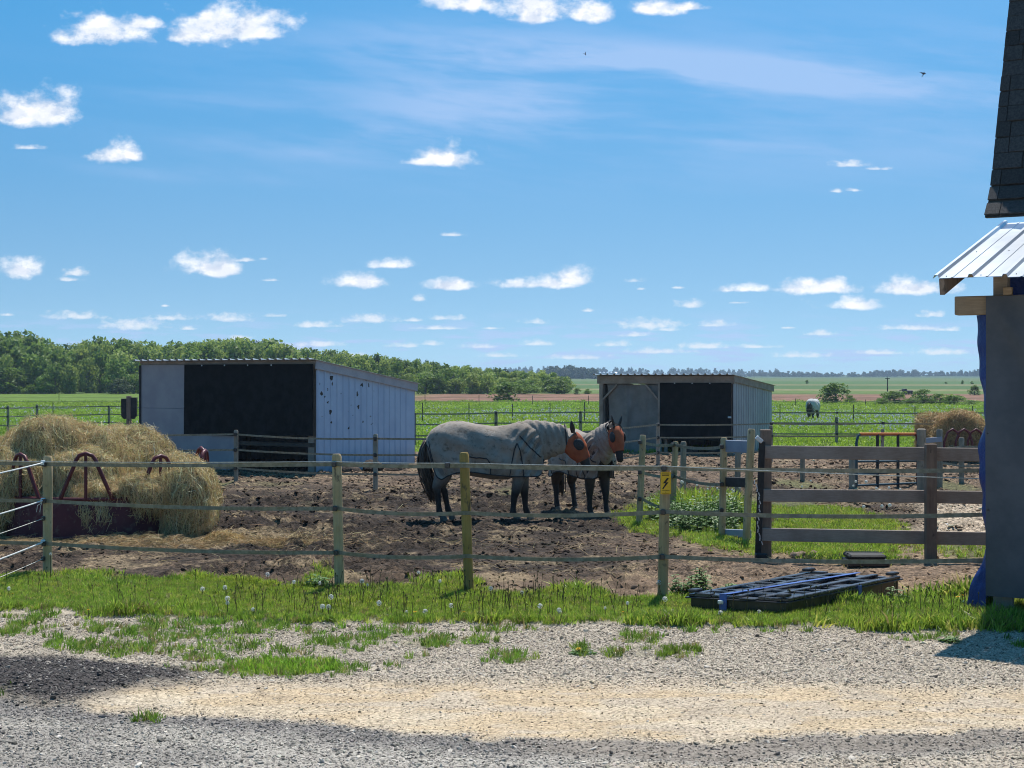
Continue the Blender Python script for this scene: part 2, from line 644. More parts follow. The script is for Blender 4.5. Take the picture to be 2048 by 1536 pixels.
YARD_GRASS = [(150, 1262, 140, 14, .5), (420, 1270, 160, 22, .7), (640, 1300, 110, 12, .5), (330, 1296, 100, 14, .6), (760, 1268, 120, 12, .6), (480, 1325, 60, 8, .5), (1010, 1262, 90, 8, .35), (45, 1252, 32, 26, 1.), (190, 1292, 78, 16, .9), (120, 1288, 30, 12, .8), (300, 1262, 120, 24, .75), (250, 1302, 45, 14, .8), (470, 1296, 60, 14, .8), (390, 1318, 80, 10, .6),
              (575, 1335, 165, 23, 1.5), (420, 1335, 90, 12, .7), (700, 1284, 90, 18, .8), (600, 1262, 120, 12, .7), (860, 1284, 75, 15, .9), (960, 1282, 60, 10, .7), (1015, 1318, 62, 16, 1.1),
              (1165, 1302, 26, 14, .9), (1275, 1280, 55, 13, .8), (1330, 1305, 95, 14, .8), (1220, 1308, 30, 10, .6), (290, 1440, 36, 9, .7), (1825, 1277, 55, 7, .6), (1905, 1274, 26, 12, .8),
              (2035, 1288, 26, 12, .7), (5, 1395, 12, 12, .8), (480, 1246, 150, 14, .8), (60, 1232, 80, 10, .5), (785, 1335, 30, 8, .4), (840, 1318, 26, 6, .35), (1500, 1262, 200, 7, .3)]
PAD_GRASS = [(1390, 1030, 125, 50, 1.2), (1300, 1045, 70, 24, .9), (1450, 1072, 95, 34, 1.1), (1620, 1030, 120, 55, 1.1), (1640, 1090, 130, 28, 1.2), (1740, 1045, 60, 28, .6), (1600, 970, 60, 14, .9),
             (1740, 1090, 140, 18, .6), (1910, 1100, 70, 22, 1.0), (1895, 972, 60, 12, .9), (455, 967, 16, 9, .9), (1020, 985, 34, 12, .6), (640, 1160, 32, 20, 1.0), (895, 1172, 75, 20, 1.0),
             (560, 968, 60, 5, .4), (1650, 1085, 130, 40, .9), (620, 1012, 20, 5, .2), (160, 1156, 70, 14, 1.1)]


def yard_zone(x, y):
    w = (fbm(x * 1.7, y * 1.7, 4, 3) - .5)
    w2 = (fbm(x * 5, y * 5, 3, 9) - .5)
    ye = y + w * .45 + w2 * .16
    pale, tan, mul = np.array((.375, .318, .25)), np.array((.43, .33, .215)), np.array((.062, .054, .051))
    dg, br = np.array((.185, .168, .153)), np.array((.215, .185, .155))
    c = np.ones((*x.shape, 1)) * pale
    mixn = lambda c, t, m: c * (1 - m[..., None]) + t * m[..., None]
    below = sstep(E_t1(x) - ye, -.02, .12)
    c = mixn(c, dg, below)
    far = sstep(E_t1(x) - ye, .22, .6) * (.45 + .55 * sstep(fbm(x * 1.1 + 4, y * 2.2, 3, 21), .33, .58))
    c = mixn(c, np.array((.33, .30, .26)), far)
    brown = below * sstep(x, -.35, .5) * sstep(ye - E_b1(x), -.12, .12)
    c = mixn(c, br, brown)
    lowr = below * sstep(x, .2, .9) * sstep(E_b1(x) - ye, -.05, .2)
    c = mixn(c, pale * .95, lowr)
    t = sstep(E_t0(x) - ye, -.12, .5) * sstep(ye - E_t1(x), -.06, .14) * sstep(x, G(130, 1400).x - .1, G(220, 1395).x)
    # the tan sand fades into the pale gravel to the far right
    c = mixn(c, tan, t * (1 - .25 * sstep(x, 1.5, 4.0)))
    tana = t
    mot = t * sstep(fbm(x * 2.6, y * 6.5, 4, 33), .46, .64) * .75
    c = mixn(c, np.array((.40, .335, .26)), mot)
    mot2 = t * sstep(fbm(x * 1.3 + 9, y * 3.0, 4, 35), .5, .66) * .6
    c = mixn(c, np.array((.48, .40, .295)), mot2)
    m = sstep(E_m0(x) - ye, -.10, .2) * sstep(ye - gd(1404), -.2, .2) * sstep(x + 1.2 * (fbm(x * 3, y * 3, 3, 37) - .5), G(470, 1360).x, G(250, 1350).x) * (1 - tana)
    c = mixn(c, mul, m)
    sc = sstep(fbm(x * 3.1, y * 3.1, 4, 31), .50, .66) * sstep(x, G(760, 1390).x, G(430, 1370).x) * sstep(E_t0(x) + .05 - ye, 0, .15) * sstep(ye - E_t1(x), .45, .7)
    c = mixn(c, mul, sc * .75)
    return c, tana, m, below, brown


def strip_w(x, y):
    w = (fbm(x * 2.2, y * 2.2, 3, 5) - .5) * .55 + (fbm(x * 7, y * 7, 2, 8) - .5) * .2
    return sstep(y + w - E_s0(x), -.08, .1) * sstep(E_s1(x) - y + w, -.08, .1)


_pr = np.array([800, 880, 905, 930, 962, 985, 1005, 1060, 1085, 1110, 1135, 1165, 1210], float)
_pv = np.array([.78, .78, .76, .68, .44, .22, .06, .02, .15, .12, .14, .30, .42], float)


def pad_dry(x, y):
    row = HZ + F * H / np.maximum(y, 1)
    b = np.interp(row, _pr, _pv)
    px = CX + F * x / np.maximum(y, 1)
    b = b + .5 * sstep(px, 1150, 1420) * sstep(row, 1020, 1070)
    b = b + .22 * sstep(px, 1500, 1700) * sstep(row, 900, 950)
    n = fbm(x * .9, y * .9, 4, 41) - .5
    n2 = fbm(x * 4.5, y * 3.2, 4, 43) - .5
    return np.clip(b + n * .5 + n2 * .7, 0, 1)


def pad_col(x, y):
    m = pad_dry(x, y)[..., None]
    dark, dry, straw = np.array((.030, .021, .016)), np.array((.218, .150, .100)), np.array((.36, .27, .16))
    c = dark * (1 - m) + dry * m
    s = sstep(fbm(x * 2.3, y * 2.3, 5, 51), .56, .72)[..., None]
    c = c * (1 - .45 * s) + straw * .45 * s
    px, row = CX + F * x / np.maximum(y, 1), HZ + F * H / np.maximum(y, 1)
    hay = (sstep(np.hypot((x + 4.9) / 2.3, (y - 19.3) / 1.2), 1.15, .7) * .8)[..., None]
    c = c * (1 - hay) + straw * .8 * hay
    # pale gravel lane behind the board fence
    lane = (sstep(px + 160 * (fbm(x * .8, y * .8, 3, 61) - .5), 1770, 1880) * sstep(row, 985, 1005) * sstep(row, 1100, 1070))[..., None]
    c = c * (1 - lane) + np.array((.42, .33, .24)) * lane
    return c


PADZ = 0.0


def clods(x, y):
    """trampled mud: heaps, hoof pits and sharp clods"""
    a = fbm(x * .7, y * .7, 3, 71) - .5
    b = fbm(x * 3.0, y * 3.0, 3, 72)
    r = 1 - np.abs(2 * fbm(x * 5.5, y * 5.5, 3, 73) - 1)
    d = fbm(x * 13, y * 13, 2, 74) - .5
    dry = pad_dry(x, y)
    am = (1.15 - .55 * dry) * (.35 + 1.2 * sstep(fbm(x * .45 + 3, y * .6, 3, 75), .34, .62))
    return PADZ + a * .10 + (b - .5) * .12 * am + (r - .62) * .08 * am + d * .075 * am


def ground_z(x, y):
    x, y = np.asarray(x, float), np.asarray(y, float)
    base = T(y)
    s1 = E_s1(x)
    pw = sstep(y - s1, -.15, .5)
    flat = 1 - .75 * np.clip(patches(PAD_GRASS, x, y), 0, 1.2)
    flat = flat * (1 - .85 * np.exp(-((x - .1) / 1.7) ** 4 - ((y - 22.4) / 1.0) ** 4))
    pad = clods(x, y) * pw * flat * sstep(y, 62, 42)
    sw = strip_w(x, y)
    yard = (1 - pw) * ((fbm(x * 1.2, y * 1.2, 3, 81) - .5) * .035 + (fbm(x * 9, y * 9, 3, 82) - .5) * .012 + sw * .03)
    # shallow wheel ruts and the low bark heap
    yard = yard + (1 - pw) * .06 * sstep(E_m0(x) - y, 0, .5) * sstep(y - gd(1404), -.3, .4) * sstep(x, G(620, 1360).x, G(200, 1350).x)
    return base + pad + yard


def grid_mesh(name, xs, ys, zf, cf):
    gx, gy = np.meshgrid(xs, ys)
    gz = zf(gx, gy)
    n, m = len(xs), len(ys)
    co = np.stack([gx, gy, gz], -1).reshape(-1, 3)
    i = np.arange(n * m).reshape(m, n)
    q = np.stack([i[:-1, :-1], i[:-1, 1:], i[1:, 1:], i[1:, :-1]], -1).reshape(-1, 4)
    me = bpy.data.meshes.new(name)
    me.vertices.add(len(co))
    me.vertices.foreach_set('co', co.ravel())
    me.loops.add(q.size)
    me.loops.foreach_set('vertex_index', q.ravel().astype(np.int32))
    me.polygons.add(len(q))
    me.polygons.foreach_set('loop_start', np.arange(0, q.size, 4, dtype=np.int32))
    me.polygons.foreach_set('use_smooth', np.ones(len(q), bool))
    me.update(calc_edges=True)
    a = me.attributes.new('Col', 'FLOAT_COLOR', 'POINT')
    c = np.ones((len(co), 4))
    c[:, :3] = cf(gx, gy).reshape(-1, 3)
    a.data.foreach_set('color', c.ravel())
    me.validate()
    return me


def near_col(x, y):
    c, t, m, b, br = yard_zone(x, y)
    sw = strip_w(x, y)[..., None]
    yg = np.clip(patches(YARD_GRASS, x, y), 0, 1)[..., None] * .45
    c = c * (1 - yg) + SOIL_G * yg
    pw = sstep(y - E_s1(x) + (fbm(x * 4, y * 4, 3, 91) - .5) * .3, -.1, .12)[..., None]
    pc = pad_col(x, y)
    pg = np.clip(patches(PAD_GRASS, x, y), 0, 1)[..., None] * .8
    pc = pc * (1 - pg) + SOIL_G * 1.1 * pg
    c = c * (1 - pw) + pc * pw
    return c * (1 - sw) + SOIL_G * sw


PLOUGH0, PLOUGH1 = gd(804), gd(788)


def field_col(x, y):
    w = (fbm(x * .05, y * .05, 4, 101) - .5)
    g1, g2 = np.array((.095, .155, .025)), np.array((.13, .19, .034))
    k = fbm(x * .22, y * .22, 4, 102)[..., None]
    c = g1 * (1 - k) + g2 * k
    # far crop strips
    yy = y * (1 + .05 * w) + x * .04
    for (r0, r1, col) in ((788, 781, (.11, .16, .05)), (781, 778, (.20, .19, .10)), (778, 771, (.075, .13, .05)), (771, 768, (.17, .17, .09)), (768, 763, (.08, .14, .055)), (763, 757, (.11, .15, .07)), (757, 700, (.07, .11, .05))):
        a, b = gd(r0), (gd(r1) if r1 > 752 else 9999)
        m = (sstep(yy, a * .985, a * 1.015) * (1 - sstep(yy, b * .985, b * 1.015)))[..., None]
        c = c * (1 - m) + np.array(col) * m
    pl = (sstep(y + w * 8, PLOUGH0 - 2, PLOUGH0 + 2) * sstep(y + w * 5, PLOUGH1 + 2, PLOUGH1 - 2) * sstep(x + w * 6, -.07 * PLOUGH0 - 6, -.07 * PLOUGH0 + 2))[..., None]
    n = fbm(x * .3, y * 1.5, 3, 103)[..., None]
    c = c * (1 - pl) + (np.array((.20, .115, .08)) * (.6 + .8 * n)) * pl
    # the paddock's dry earth runs out into the pasture
    e = sstep(y + (fbm(x * .5, y * .5, 4, 104) - .5) * 5, 43.5, 40.5)[..., None]
    return c * (1 - e) + pad_col(x, y) * e


def ground_extra(N, tc, c):
    nz = N.noise(tc.outputs['Object'], 38.0, 4, 0.7)
    nz2 = N.noise(tc.outputs['Object'], 2.3, 5, 0.6)
    f = N.m('ADD', N.sm(nz, .3, .7, .55, 1.45), N.m('MULTIPLY_ADD', nz2, 0.6, -0.3))
    s = N.vm('SCALE', c)
    N.put(s.node.inputs['Scale'], f)
    return s


M = {}
M['yard'] = mat('yard_gravel', [(1, 1, 1)], scale=60, attr='Col', rough=.95, bump=.6, bscale=90, bdist=.006, spec=.15, extra=ground_extra)
def mud_extra(N, tc, c):
    o = tc.outputs['Object']
    nz = N.noise(N.vm('MULTIPLY', o, (1.0, 1.0, 1.0)), 17.0, 7, 0.72, .6)
    nz2 = N.noise(o, 5.0, 4, 0.6)
    f = N.m('MULTIPLY', N.sm(nz, .36, .66, .28, 1.7), N.sm(nz2, .3, .7, .75, 1.3))
    s = N.vm('SCALE', c)
    N.put(s.node.inputs['Scale'], f)
    return s


M['mud'] = mat('paddock_mud', [(1, 1, 1)], scale=20, attr='Col', rough=.9, bump=1.0, bscale=15, bdist=.07, spec=.2, extra=mud_extra)
M['field'] = mat('pasture', [(.8, .85, .7), (1.15, 1.1, 1.2)], scale=.6, attr='Col', rough=.95, bump=.6, bscale=6, bdist=.06, spec=.1)

s0 = -8.0
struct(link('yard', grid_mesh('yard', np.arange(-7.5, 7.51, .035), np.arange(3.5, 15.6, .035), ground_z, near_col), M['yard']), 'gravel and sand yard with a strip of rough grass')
struct(link('paddock_ground', grid_mesh('paddock_ground', np.arange(-10.5, 10.51, .05), np.arange(15.55, 26.1, .045), ground_z, near_col), M['mud']), 'trampled dark mud of the horse paddock')


def far_pad_col(x, y):
    c = near_col(x, y)
    e = sstep(y + (fbm(x * .5, y * .5, 4, 104) - .5) * 5, 43.5, 40.5)[..., None]
    return c * e + field_col(x, y) * (1 - e)


struct(link('dirt_lot', grid_mesh('dirt_lot', np.arange(-24, 24.1, .11), np.arange(26.0, 47.01, .09), ground_z, far_pad_col), M['mud']), 'dry tan dirt around the run-in sheds')
_sx = np.sinh(np.linspace(-5.2, 5.2, 190)) / math.sinh(5.2) * 1900
_sy = np.concatenate([np.arange(46.9, 120, .9), np.geomspace(120, 2580, 170)])
struct(link('field', grid_mesh('field', _sx, _sy, lambda x, y: T(y) - .03 * (y < 47.5) + (fbm(x * .02, y * .02, 2, 7) - .5) * np.interp(y, [0, 100, 600, 2500], [0, .15, .5, 6]), field_col), M['field']), 'green pasture and far crop fields')
# plain earth outside the detailed sheets, a little lower
mb = MB()
for (x0, x1, y0, y1, z) in ((-60, -7.4, -40, 15.6, -.06), (7.4, 60, -40, 15.6, -.06), (-7.5, 7.5, -40, 3.6, -.06), (-60, -10.4, 15.5, 26.1, -.07), (10.4, 60, 15.5, 26.1, -.07), (-60, -23.9, 26, 47, -.08), (23.9, 60, 26, 47, -.08)):
    mb.add([(x0, y0, z), (x1, y0, z), (x1, y1, z), (x0, y1, z)], [(0, 1, 2, 3)])
struct(part('ground', mb, mat('bare_earth', [(.22, .18, .13), (.33, .29, .23)], scale=1.5, rough=.95), None), 'bare earth round the yard and paddock')

# ================================================================ GRAVEL, CLODS, STRAW, GRASS
M['stone'] = mat('stones', [(.75, .74, .73), (1.2, 1.18, 1.15)], scale=30, inst='tint', rough=.85, spec=.25)
M['clod'] = mat('clods', [(.7, .7, .7), (1.25, 1.2, 1.15)], scale=14, inst='tint', rough=.95, bump=.5, bscale=40, spec=.15)
M['grass'] = mat('grass_blades', [(.85, .9, .8), (1.15, 1.1, 1.1)], scale=3, inst='tint', rough=.5, spec=.35, trans=.5)
M['straw'] = mat('straw_stalks', [(.8, .78, .7), (1.15, 1.1, 1.0)], scale=8, inst='tint', rough=.6, spec=.3, trans=.2)
M['white_fluff'] = mat('seed_fluff', [(.72, .73, .70)], rough=.9, trans=.4)
M['yellow'] = mat('dandelion_yellow', [(.75, .48, .03)], rough=.7)
M['stem'] = mat('flower_stem', [(.09, .11, .03), (.12, .07, .04)], scale=4, rough=.7, trans=.2)
M['leaf'] = mat('weed_leaf', [(.09, .19, .035), (.14, .26, .05)], scale=6, rough=.5, spec=.4, trans=.4)


def stone_proto(k):
    mb = MB()
    r = np.random.default_rng(k)
    mb.ellip((0, 0, 0), (1, r.uniform(.55, .9), r.uniform(.4, .6)), 6, 4)
    mb.v = [tuple(np.array(v) * r.uniform(.8, 1.2)) for v in mb.v]
    return mb


def in_view(n, y0, y1, pad=.6, k=.385):
    """random spots on the ground between two distances, wide enough for a step to the side"""
    y = np.sqrt(RNG.uniform(y0 * y0, y1 * y1, n))
    x = RNG.uniform(-1, 1, n) * (k * y + pad)
    return x, y


STONES = [proto('stone', stone_proto(k), M['stone']) for k in range(5)]
x, y = in_view(340000, 7.2, 13.2, 1.2, .48)
c, tana, mul, below, brown = yard_zone(x, y)
sw = strip_w(x, y)
keep = RNG.random(len(x)) < (1 - sw) * (1 - .72 * tana) * (1 - .55 * brown) * (y < E_s0(x) + .1)
x, y, c, tana, mul = x[keep], y[keep], c[keep], tana[keep], mul[keep]
n = len(x)
sz = np.exp(RNG.normal(math.log(.0049), .48, n)) * (1 - .25 * tana) * (1 + .25 * mul)
var = np.exp(RNG.normal(0.06, .28, n)) * (1 + .5 * mul * RNG.random(n))
wh = (RNG.random(n) < .10) * (1 - .45 * mul)
tint = c * var[:, None] * (1 + .02 * RNG.normal(size=(n, 3)))
tint = tint * (1 - wh[:, None]) + np.array((.56, .50, .43)) * wh[:, None]
dk = (RNG.random(n) < .09)[:, None]
tint = np.where(dk, tint * .35, tint)
scl = np.stack([sz * RNG.uniform(.9, 1.5, n), sz, sz * RNG.uniform(.7, 1.1, n)], 1)
rot = rz_only(n, .35)
scatter('gravel', np.stack([x, y, ground_z(x, y) + sz * .12], 1), rot, scl, STONES, np.clip(tint, .01, .9), 'loose pale and dark gravel strewn over the yard')

# clods of mud
def clod_proto(k):
    r = np.random.default_rng(k)
    mb = MB()
    mb.ellip((0, 0, 0), (1, .8, .6), 10, 7)
    mb.v = [tuple(np.array(v) * (1 + .9 * (vnoise(v[0] * 2.3 + k * 7, v[1] * 2 + v[2] * 1.7, k) - .5) + .55 * (vnoise(v[0] * 5 + k, v[1] * 5 - v[2] * 4, k + 3) - .5))) for v in mb.v]
    return mb


CLODS = [proto('clod', clod_proto(40 + k), M['clod'], 180) for k in range(5)]
x, y = in_view(60000, 13.6, 41, 1.0)
pg = patches(PAD_GRASS, x, y)
keep = (y > E_s1(x) + .15) & (RNG.random(len(x)) > pg) & (RNG.random(len(x)) < np.interp(y, [13, 22, 41], [1, .8, .5]) * (.25 + .9 * sstep(fbm(x * .8, y * .8, 3, 77), .36, .6)))
x, y = x[keep], y[keep]
n = len(x)
c = pad_col(x, y)
sz = np.minimum(np.exp(RNG.normal(math.log(.012), .5, n)), .03) * np.interp(y, [13, 20, 41], [.85, 1.2, 2.2])
scl = np.stack([sz * RNG.uniform(1, 1.7, n), sz, sz * RNG.uniform(.5, .9, n)], 1)
scatter('mud_clods', np.stack([x, y, ground_z(x, y) + sz * .15], 1), rz_only(n, .4), scl, CLODS, np.clip(c * np.exp(RNG.normal(.1, .35, (n, 1))), .016, .5), 'broken clods of mud and manure in the paddock')


def straw_proto(k, curl=.12):
    r = np.random.default_rng(100 + k)
    mb = MB()
    L = 1.0
    a, b = r.normal(0, curl, 2)
    pts = [Vector((t * L - .5, a * math.sin(t * 3.1) + .2 * a * t, b * math.sin(t * 3.1))) for t in (0, .25, .5, .75, 1)]
    mb.tube(pts, [.012, .014, .014, .012, .006], 3, cap=False)
    return mb


STRAWS = [proto('straw', straw_proto(k), M['straw']) for k in range(6)]


def straw_tint(n, base=(.50, .37, .18)):
    return np.clip(np.array(base) * np.exp(RNG.normal(0, .28, (n, 1))) * (1 + .05 * RNG.normal(size=(n, 3))), .02, .85)


# straw trodden into the mud
x, y = in_view(26000, 14.0, 34, .8)
row = HZ + F * H / y
px = CX + F * x / y
dens = .12 + .9 * sstep(fbm(x * 1.3, y * 1.3, 3, 111), .45, .65) * np.interp(row, [900, 990, 1060, 1090, 1165], [.4, .15, .3, 1, .7])
dens = np.where((px < 720) & (row > 1062) & (row < 1112), 1.0, dens) * (1 - patches(PAD_GRASS, x, y).clip(0, 1))
keep = (y > E_s1(x) + .1) & (RNG.random(len(x)) < dens)
x, y = x[keep], y[keep]
x2, y2 = RNG.normal(-4.6, 1.7, 9000), 18.75 + np.abs(RNG.normal(0, .5, 9000)) - .45
x, y = np.concatenate([x, x2]), np.concatenate([y, y2])
n = len(x)
L = RNG.uniform(.06, .24, n)
scatter('straw_litter', np.stack([x, y, ground_z(x, y) + RNG.uniform(.005, .035, n)], 1), rz_only(n, .25), np.stack([L, L * .55, L * .55], 1), STRAWS, straw_tint(n, (.52, .39, .22)), 'loose straw trodden into the paddock mud')


def tuft_proto(k, nb=11, spread=.35, w=.05, lean=.45):
    r = np.random.default_rng(200 + k)
    mb = MB()
    for i in range(nb):
        a = r.uniform(0, 6.283)
        rad = spread * math.sqrt(r.random())
        bx, by = rad * math.cos(a), rad * math.sin(a)
        h = r.uniform(.55, 1.0)
        th = a + r.normal(0, .9)
        ln = abs(r.normal(0, lean)) * h
        dx, dy = math.cos(th), math.sin(th)
        ww = w * r.uniform(.6, 1.2)
        s = r.uniform(0, 6.283)
        sx, sy = math.cos(s) * ww, math.sin(s) * ww
        p = [(bx - sx, by - sy, -.05), (bx + sx, by + sy, -.05), (bx + dx * ln * .35 - sx * .8, by + dy * ln * .35 - sy * .8, h * .55), (bx + dx * ln * .35 + sx * .8, by + dy * ln * .35 + sy * .8, h * .55), (bx + dx * ln, by + dy * ln, h * (1 - .25 * ln))]
        mb.add(p, [(0, 1, 3, 2), (2, 3, 4)])
    return mb


TUFTS = [proto('grass_tuft', tuft_proto(k), M['grass']) for k in range(6)]
WIDE = [proto('wide_tuft', tuft_proto(20 + k, 30, .9, .05, .5), M['grass']) for k in range(5)]


def grass_tint(n, x, y, base=(.185, .262, .042), var=.4):
    k = fbm(x * .8, y * .8, 3, 121)[:, None]
    t = np.array(base) * (1 - k) * 1.7 * np.array((.8, .95, .8)) + np.array(base) * k * 1.3 * np.array((1.25, 1.1, .8))
    return np.clip(t * np.exp(RNG.normal(0, var, (n, 1))), .01, .5)


# the strip of lawn along the fence, and tufts in the gravel
x, y = in_view(84000, 11.8, 15.9, 1.0, .48)
sw = strip_w(x, y)
keep = RNG.random(len(x)) < sw
x1, y1 = x[keep], y[keep]
h1 = RNG.uniform(.025, .055, len(x1)) * (1 + .9 * sstep(fbm(x1 * 1.5, y1 * 1.5, 3, 131), .55, .75))
edgeb = sstep(np.minimum(y1 - E_s0(x1), 9), .25, 0) + sstep(E_s1(x1) - y1, .2, 0)
h1 *= 1 + .6 * edgeb
rr = CX + F * x1 / y1
h1 *= 1 + .8 * sstep(rr, 1560, 1800)
x, y = in_view(74000, 7.5, 13.2, .8, .45)
yg = patches(YARD_GRASS, x, y)
keep = RNG.random(len(x)) < np.maximum(yg * .62 * sstep(fbm(x * 5, y * 5, 4, 133), .36, .6), (yg - .75) * 1.3)
x2, y2 = x[keep], y[keep]
h2 = RNG.uniform(.025, .085, len(x2))
x, y = in_view(120000, 13.2, 24, .6)
pg = patches(PAD_GRASS, x, y) * (1 - .8 * ((CX + F * x / y > 1850) & (y > 16.5) & (y < 26)))
keep = (y > E_s1(x)) & (RNG.random(len(x)) < pg * 1.1 * sstep(fbm(x * 4, y * 4, 3, 135), .25, .5))
x3, y3 = x[keep], y[keep]
pxx = CX + F * x3 / y3
rw = HZ + F * H / y3
h3 = RNG.uniform(.04, .10, len(x3)) * (1 + 3.2 * sstep(np.hypot((pxx - 1400) / 120, (rw - 1012) / 38), 1.15, .4) + 1.2 * sstep(np.hypot((pxx - 1620) / 120, (rw - 985) / 22), 1.1, .4))
gx, gy, gh = np.concatenate([x1, x2, x3]), np.concatenate([y1, y2, y3]), np.concatenate([h1, h2, h3])
n = len(gx)
scl = np.stack([gh * RNG.uniform(.8, 1.4, n), gh * RNG.uniform(.8, 1.4, n), gh], 1)
gt = grass_tint(n, gx, gy)
lush = np.clip((patches(YARD_GRASS, x2, y2) - .95) * 2.5, 0, 1)[:, None]
gt[len(x1):len(x1) + len(x2)] *= np.array((.62, .74, .8)) * (1 - lush) + np.array((.95, 1.1, .9)) * lush
dry_ = RNG.random(n) < .10
gt[dry_] = np.array((.36, .30, .13)) * RNG.uniform(.6, 1.1, (dry_.sum(), 1))
scatter('grass', np.stack([gx, gy, ground_z(gx, gy)], 1), rz_only(n, .2), scl, TUFTS, gt, 'short rough grass along the fence and in the gravel')

# pasture grass beyond the sheds
x, y = in_view(90000, 38, 190, 4, .39)
keep = (RNG.random(len(x)) < sstep(y + (fbm(x * .5, y * .5, 4, 104) - .5) * 5, 41.5, 44)) & (y < PLOUGH0 - 2 + 0 * x) & (RNG.random(len(x)) < np.interp(y, [38, 70, 140, 190], [1, .8, .35, .15]))
x, y = x[keep], y[keep]
n = len(x)
h = RNG.uniform(.10, .26, n) * np.interp(y, [40, 140], [.75, 1.25])
w = np.interp(y, [40, 140], [.28, .75]) * RNG.uniform(.8, 1.3, n)
scatter('pasture_grass', np.stack([x, y, T(y)], 1), rz_only(n, .1), np.stack([w, w, h], 1), WIDE, grass_tint(n, x * .15, y * .15, (.155, .235, .032), .2), 'lush green pasture grass beyond the sheds')

# dandelion clocks all over the pasture (white bands)
fl = MB().ellip((0, 0, 0), (1, 1, 1), 6, 4)
FLUFF = [proto('fluff', fl, M['white_fluff'])]
x, y = in_view(26000, 39, 135, 3, .38)
row = HZ + F * (H - T(y)) / y
px = CX + F * x / y
band = .09 + .8 * np.exp(-((row - 858) / 9) ** 2) * (px > 1560) + .75 * np.exp(-((row - 806) / 3) ** 2) + .35 * np.exp(-((row - 838) / 10) ** 2) * (px > 840) + .3 * np.exp(-((row - 822) / 3) ** 2) * (px < 300)
keep = (RNG.random(len(x)) < band * sstep(fbm(x * .4, y * .4, 3, 141), .38, .62)) & (y > 43)
x, y = x[keep], y[keep]
n = len(x)
scatter('dandelion_field', np.stack([x, y, T(y) + RNG.uniform(.22, .36, n)], 1), rz_only(n), RNG.uniform(.024, .042, n) * np.interp(y, [40, 130], [.9, 1.7]), FLUFF, None, 'white dandelion seed heads dotted over the pasture')
# tall dark spent dandelion stems in the strip, small clocks in the alley grass
def stem_proto(k):
    r = np.random.default_rng(300 + k)
    mb = MB()
    a, b = r.normal(0, .12, 2)
    mb.tube([(0, 0, -.05), (a * .3, b * .3, .5), (a, b, 1)], [.014, .012, .010], 4, cap=False)
    mb.ellip((a, b, 1.02), (.030, .030, .06), 5, 4)
    return mb


STEMS = [proto('spent_stem', stem_proto(k), M['stem']) for k in range(4)]
x, y = in_view(1900, 12.2, 15.0, .4)
px = CX + F * x / y
keep = (strip_w(x, y) > .5) & (RNG.random(len(x)) < .12 + .8 * sstep(fbm(x * 1.4, y * 1.4, 2, 151), .4, .65) * sstep(px, 380, 620))
x, y = x[keep], y[keep]
n = len(x)
h = RNG.uniform(.08, .21, n)
scatter('spent_flower_stems', np.stack([x, y, ground_z(x, y)], 1), rz_only(n, .15), np.stack([h * 1.2, h * 1.2, h], 1), STEMS, None, 'dark spent dandelion stems standing in the grass strip')
x, y = in_view(9000, 15.0, 24, .5)
px = CX + F * x / y
row = HZ + F * H / y
keep = (RNG.random(len(x)) < .5 * patches([(1400, 1000, 90, 28, 1.), (1640, 1000, 120, 40, .35)], x, y))
x, y = x[keep], y[keep]
n = len(x)
scatter('small_seed_heads', np.stack([x, y, ground_z(x, y) + RNG.uniform(.2, .46, n)], 1), rz_only(n), RNG.uniform(.016, .032, n), FLUFF, None, 'small white seed heads in the alley grass')

# ================================================================ MATERIALS FOR BUILT THINGS
def grain_extra(N, tc, c):
    g = N.noise(N.vm('MULTIPLY', tc.outputs['Object'], (3.0, 30.0, 30.0)), 3.0, 5, 0.65)
    s = N.vm('SCALE', c)
    N.put(s.node.inputs['Scale'], N.m('MULTIPLY_ADD', g, 0.8, 0.6))
    return s


def post_extra(N, tc, c):
    g = N.noise(N.vm('MULTIPLY', tc.outputs['Object'], (40.0, 40.0, 2.2)), 1.0, 5, 0.65)
    k = N.noise(N.vm('MULTIPLY', tc.outputs['Object'], (9.0, 9.0, 5.0)), 1.0, 3, 0.6)
    c = N.mix(N.m('MULTIPLY', N.sm(k, .60, .68), .75), c, (.07, .055, .04))
    s = N.vm('SCALE', c)
    N.put(s.node.inputs['Scale'], N.m('MULTIPLY_ADD', g, 1.0, 0.5))
    return s


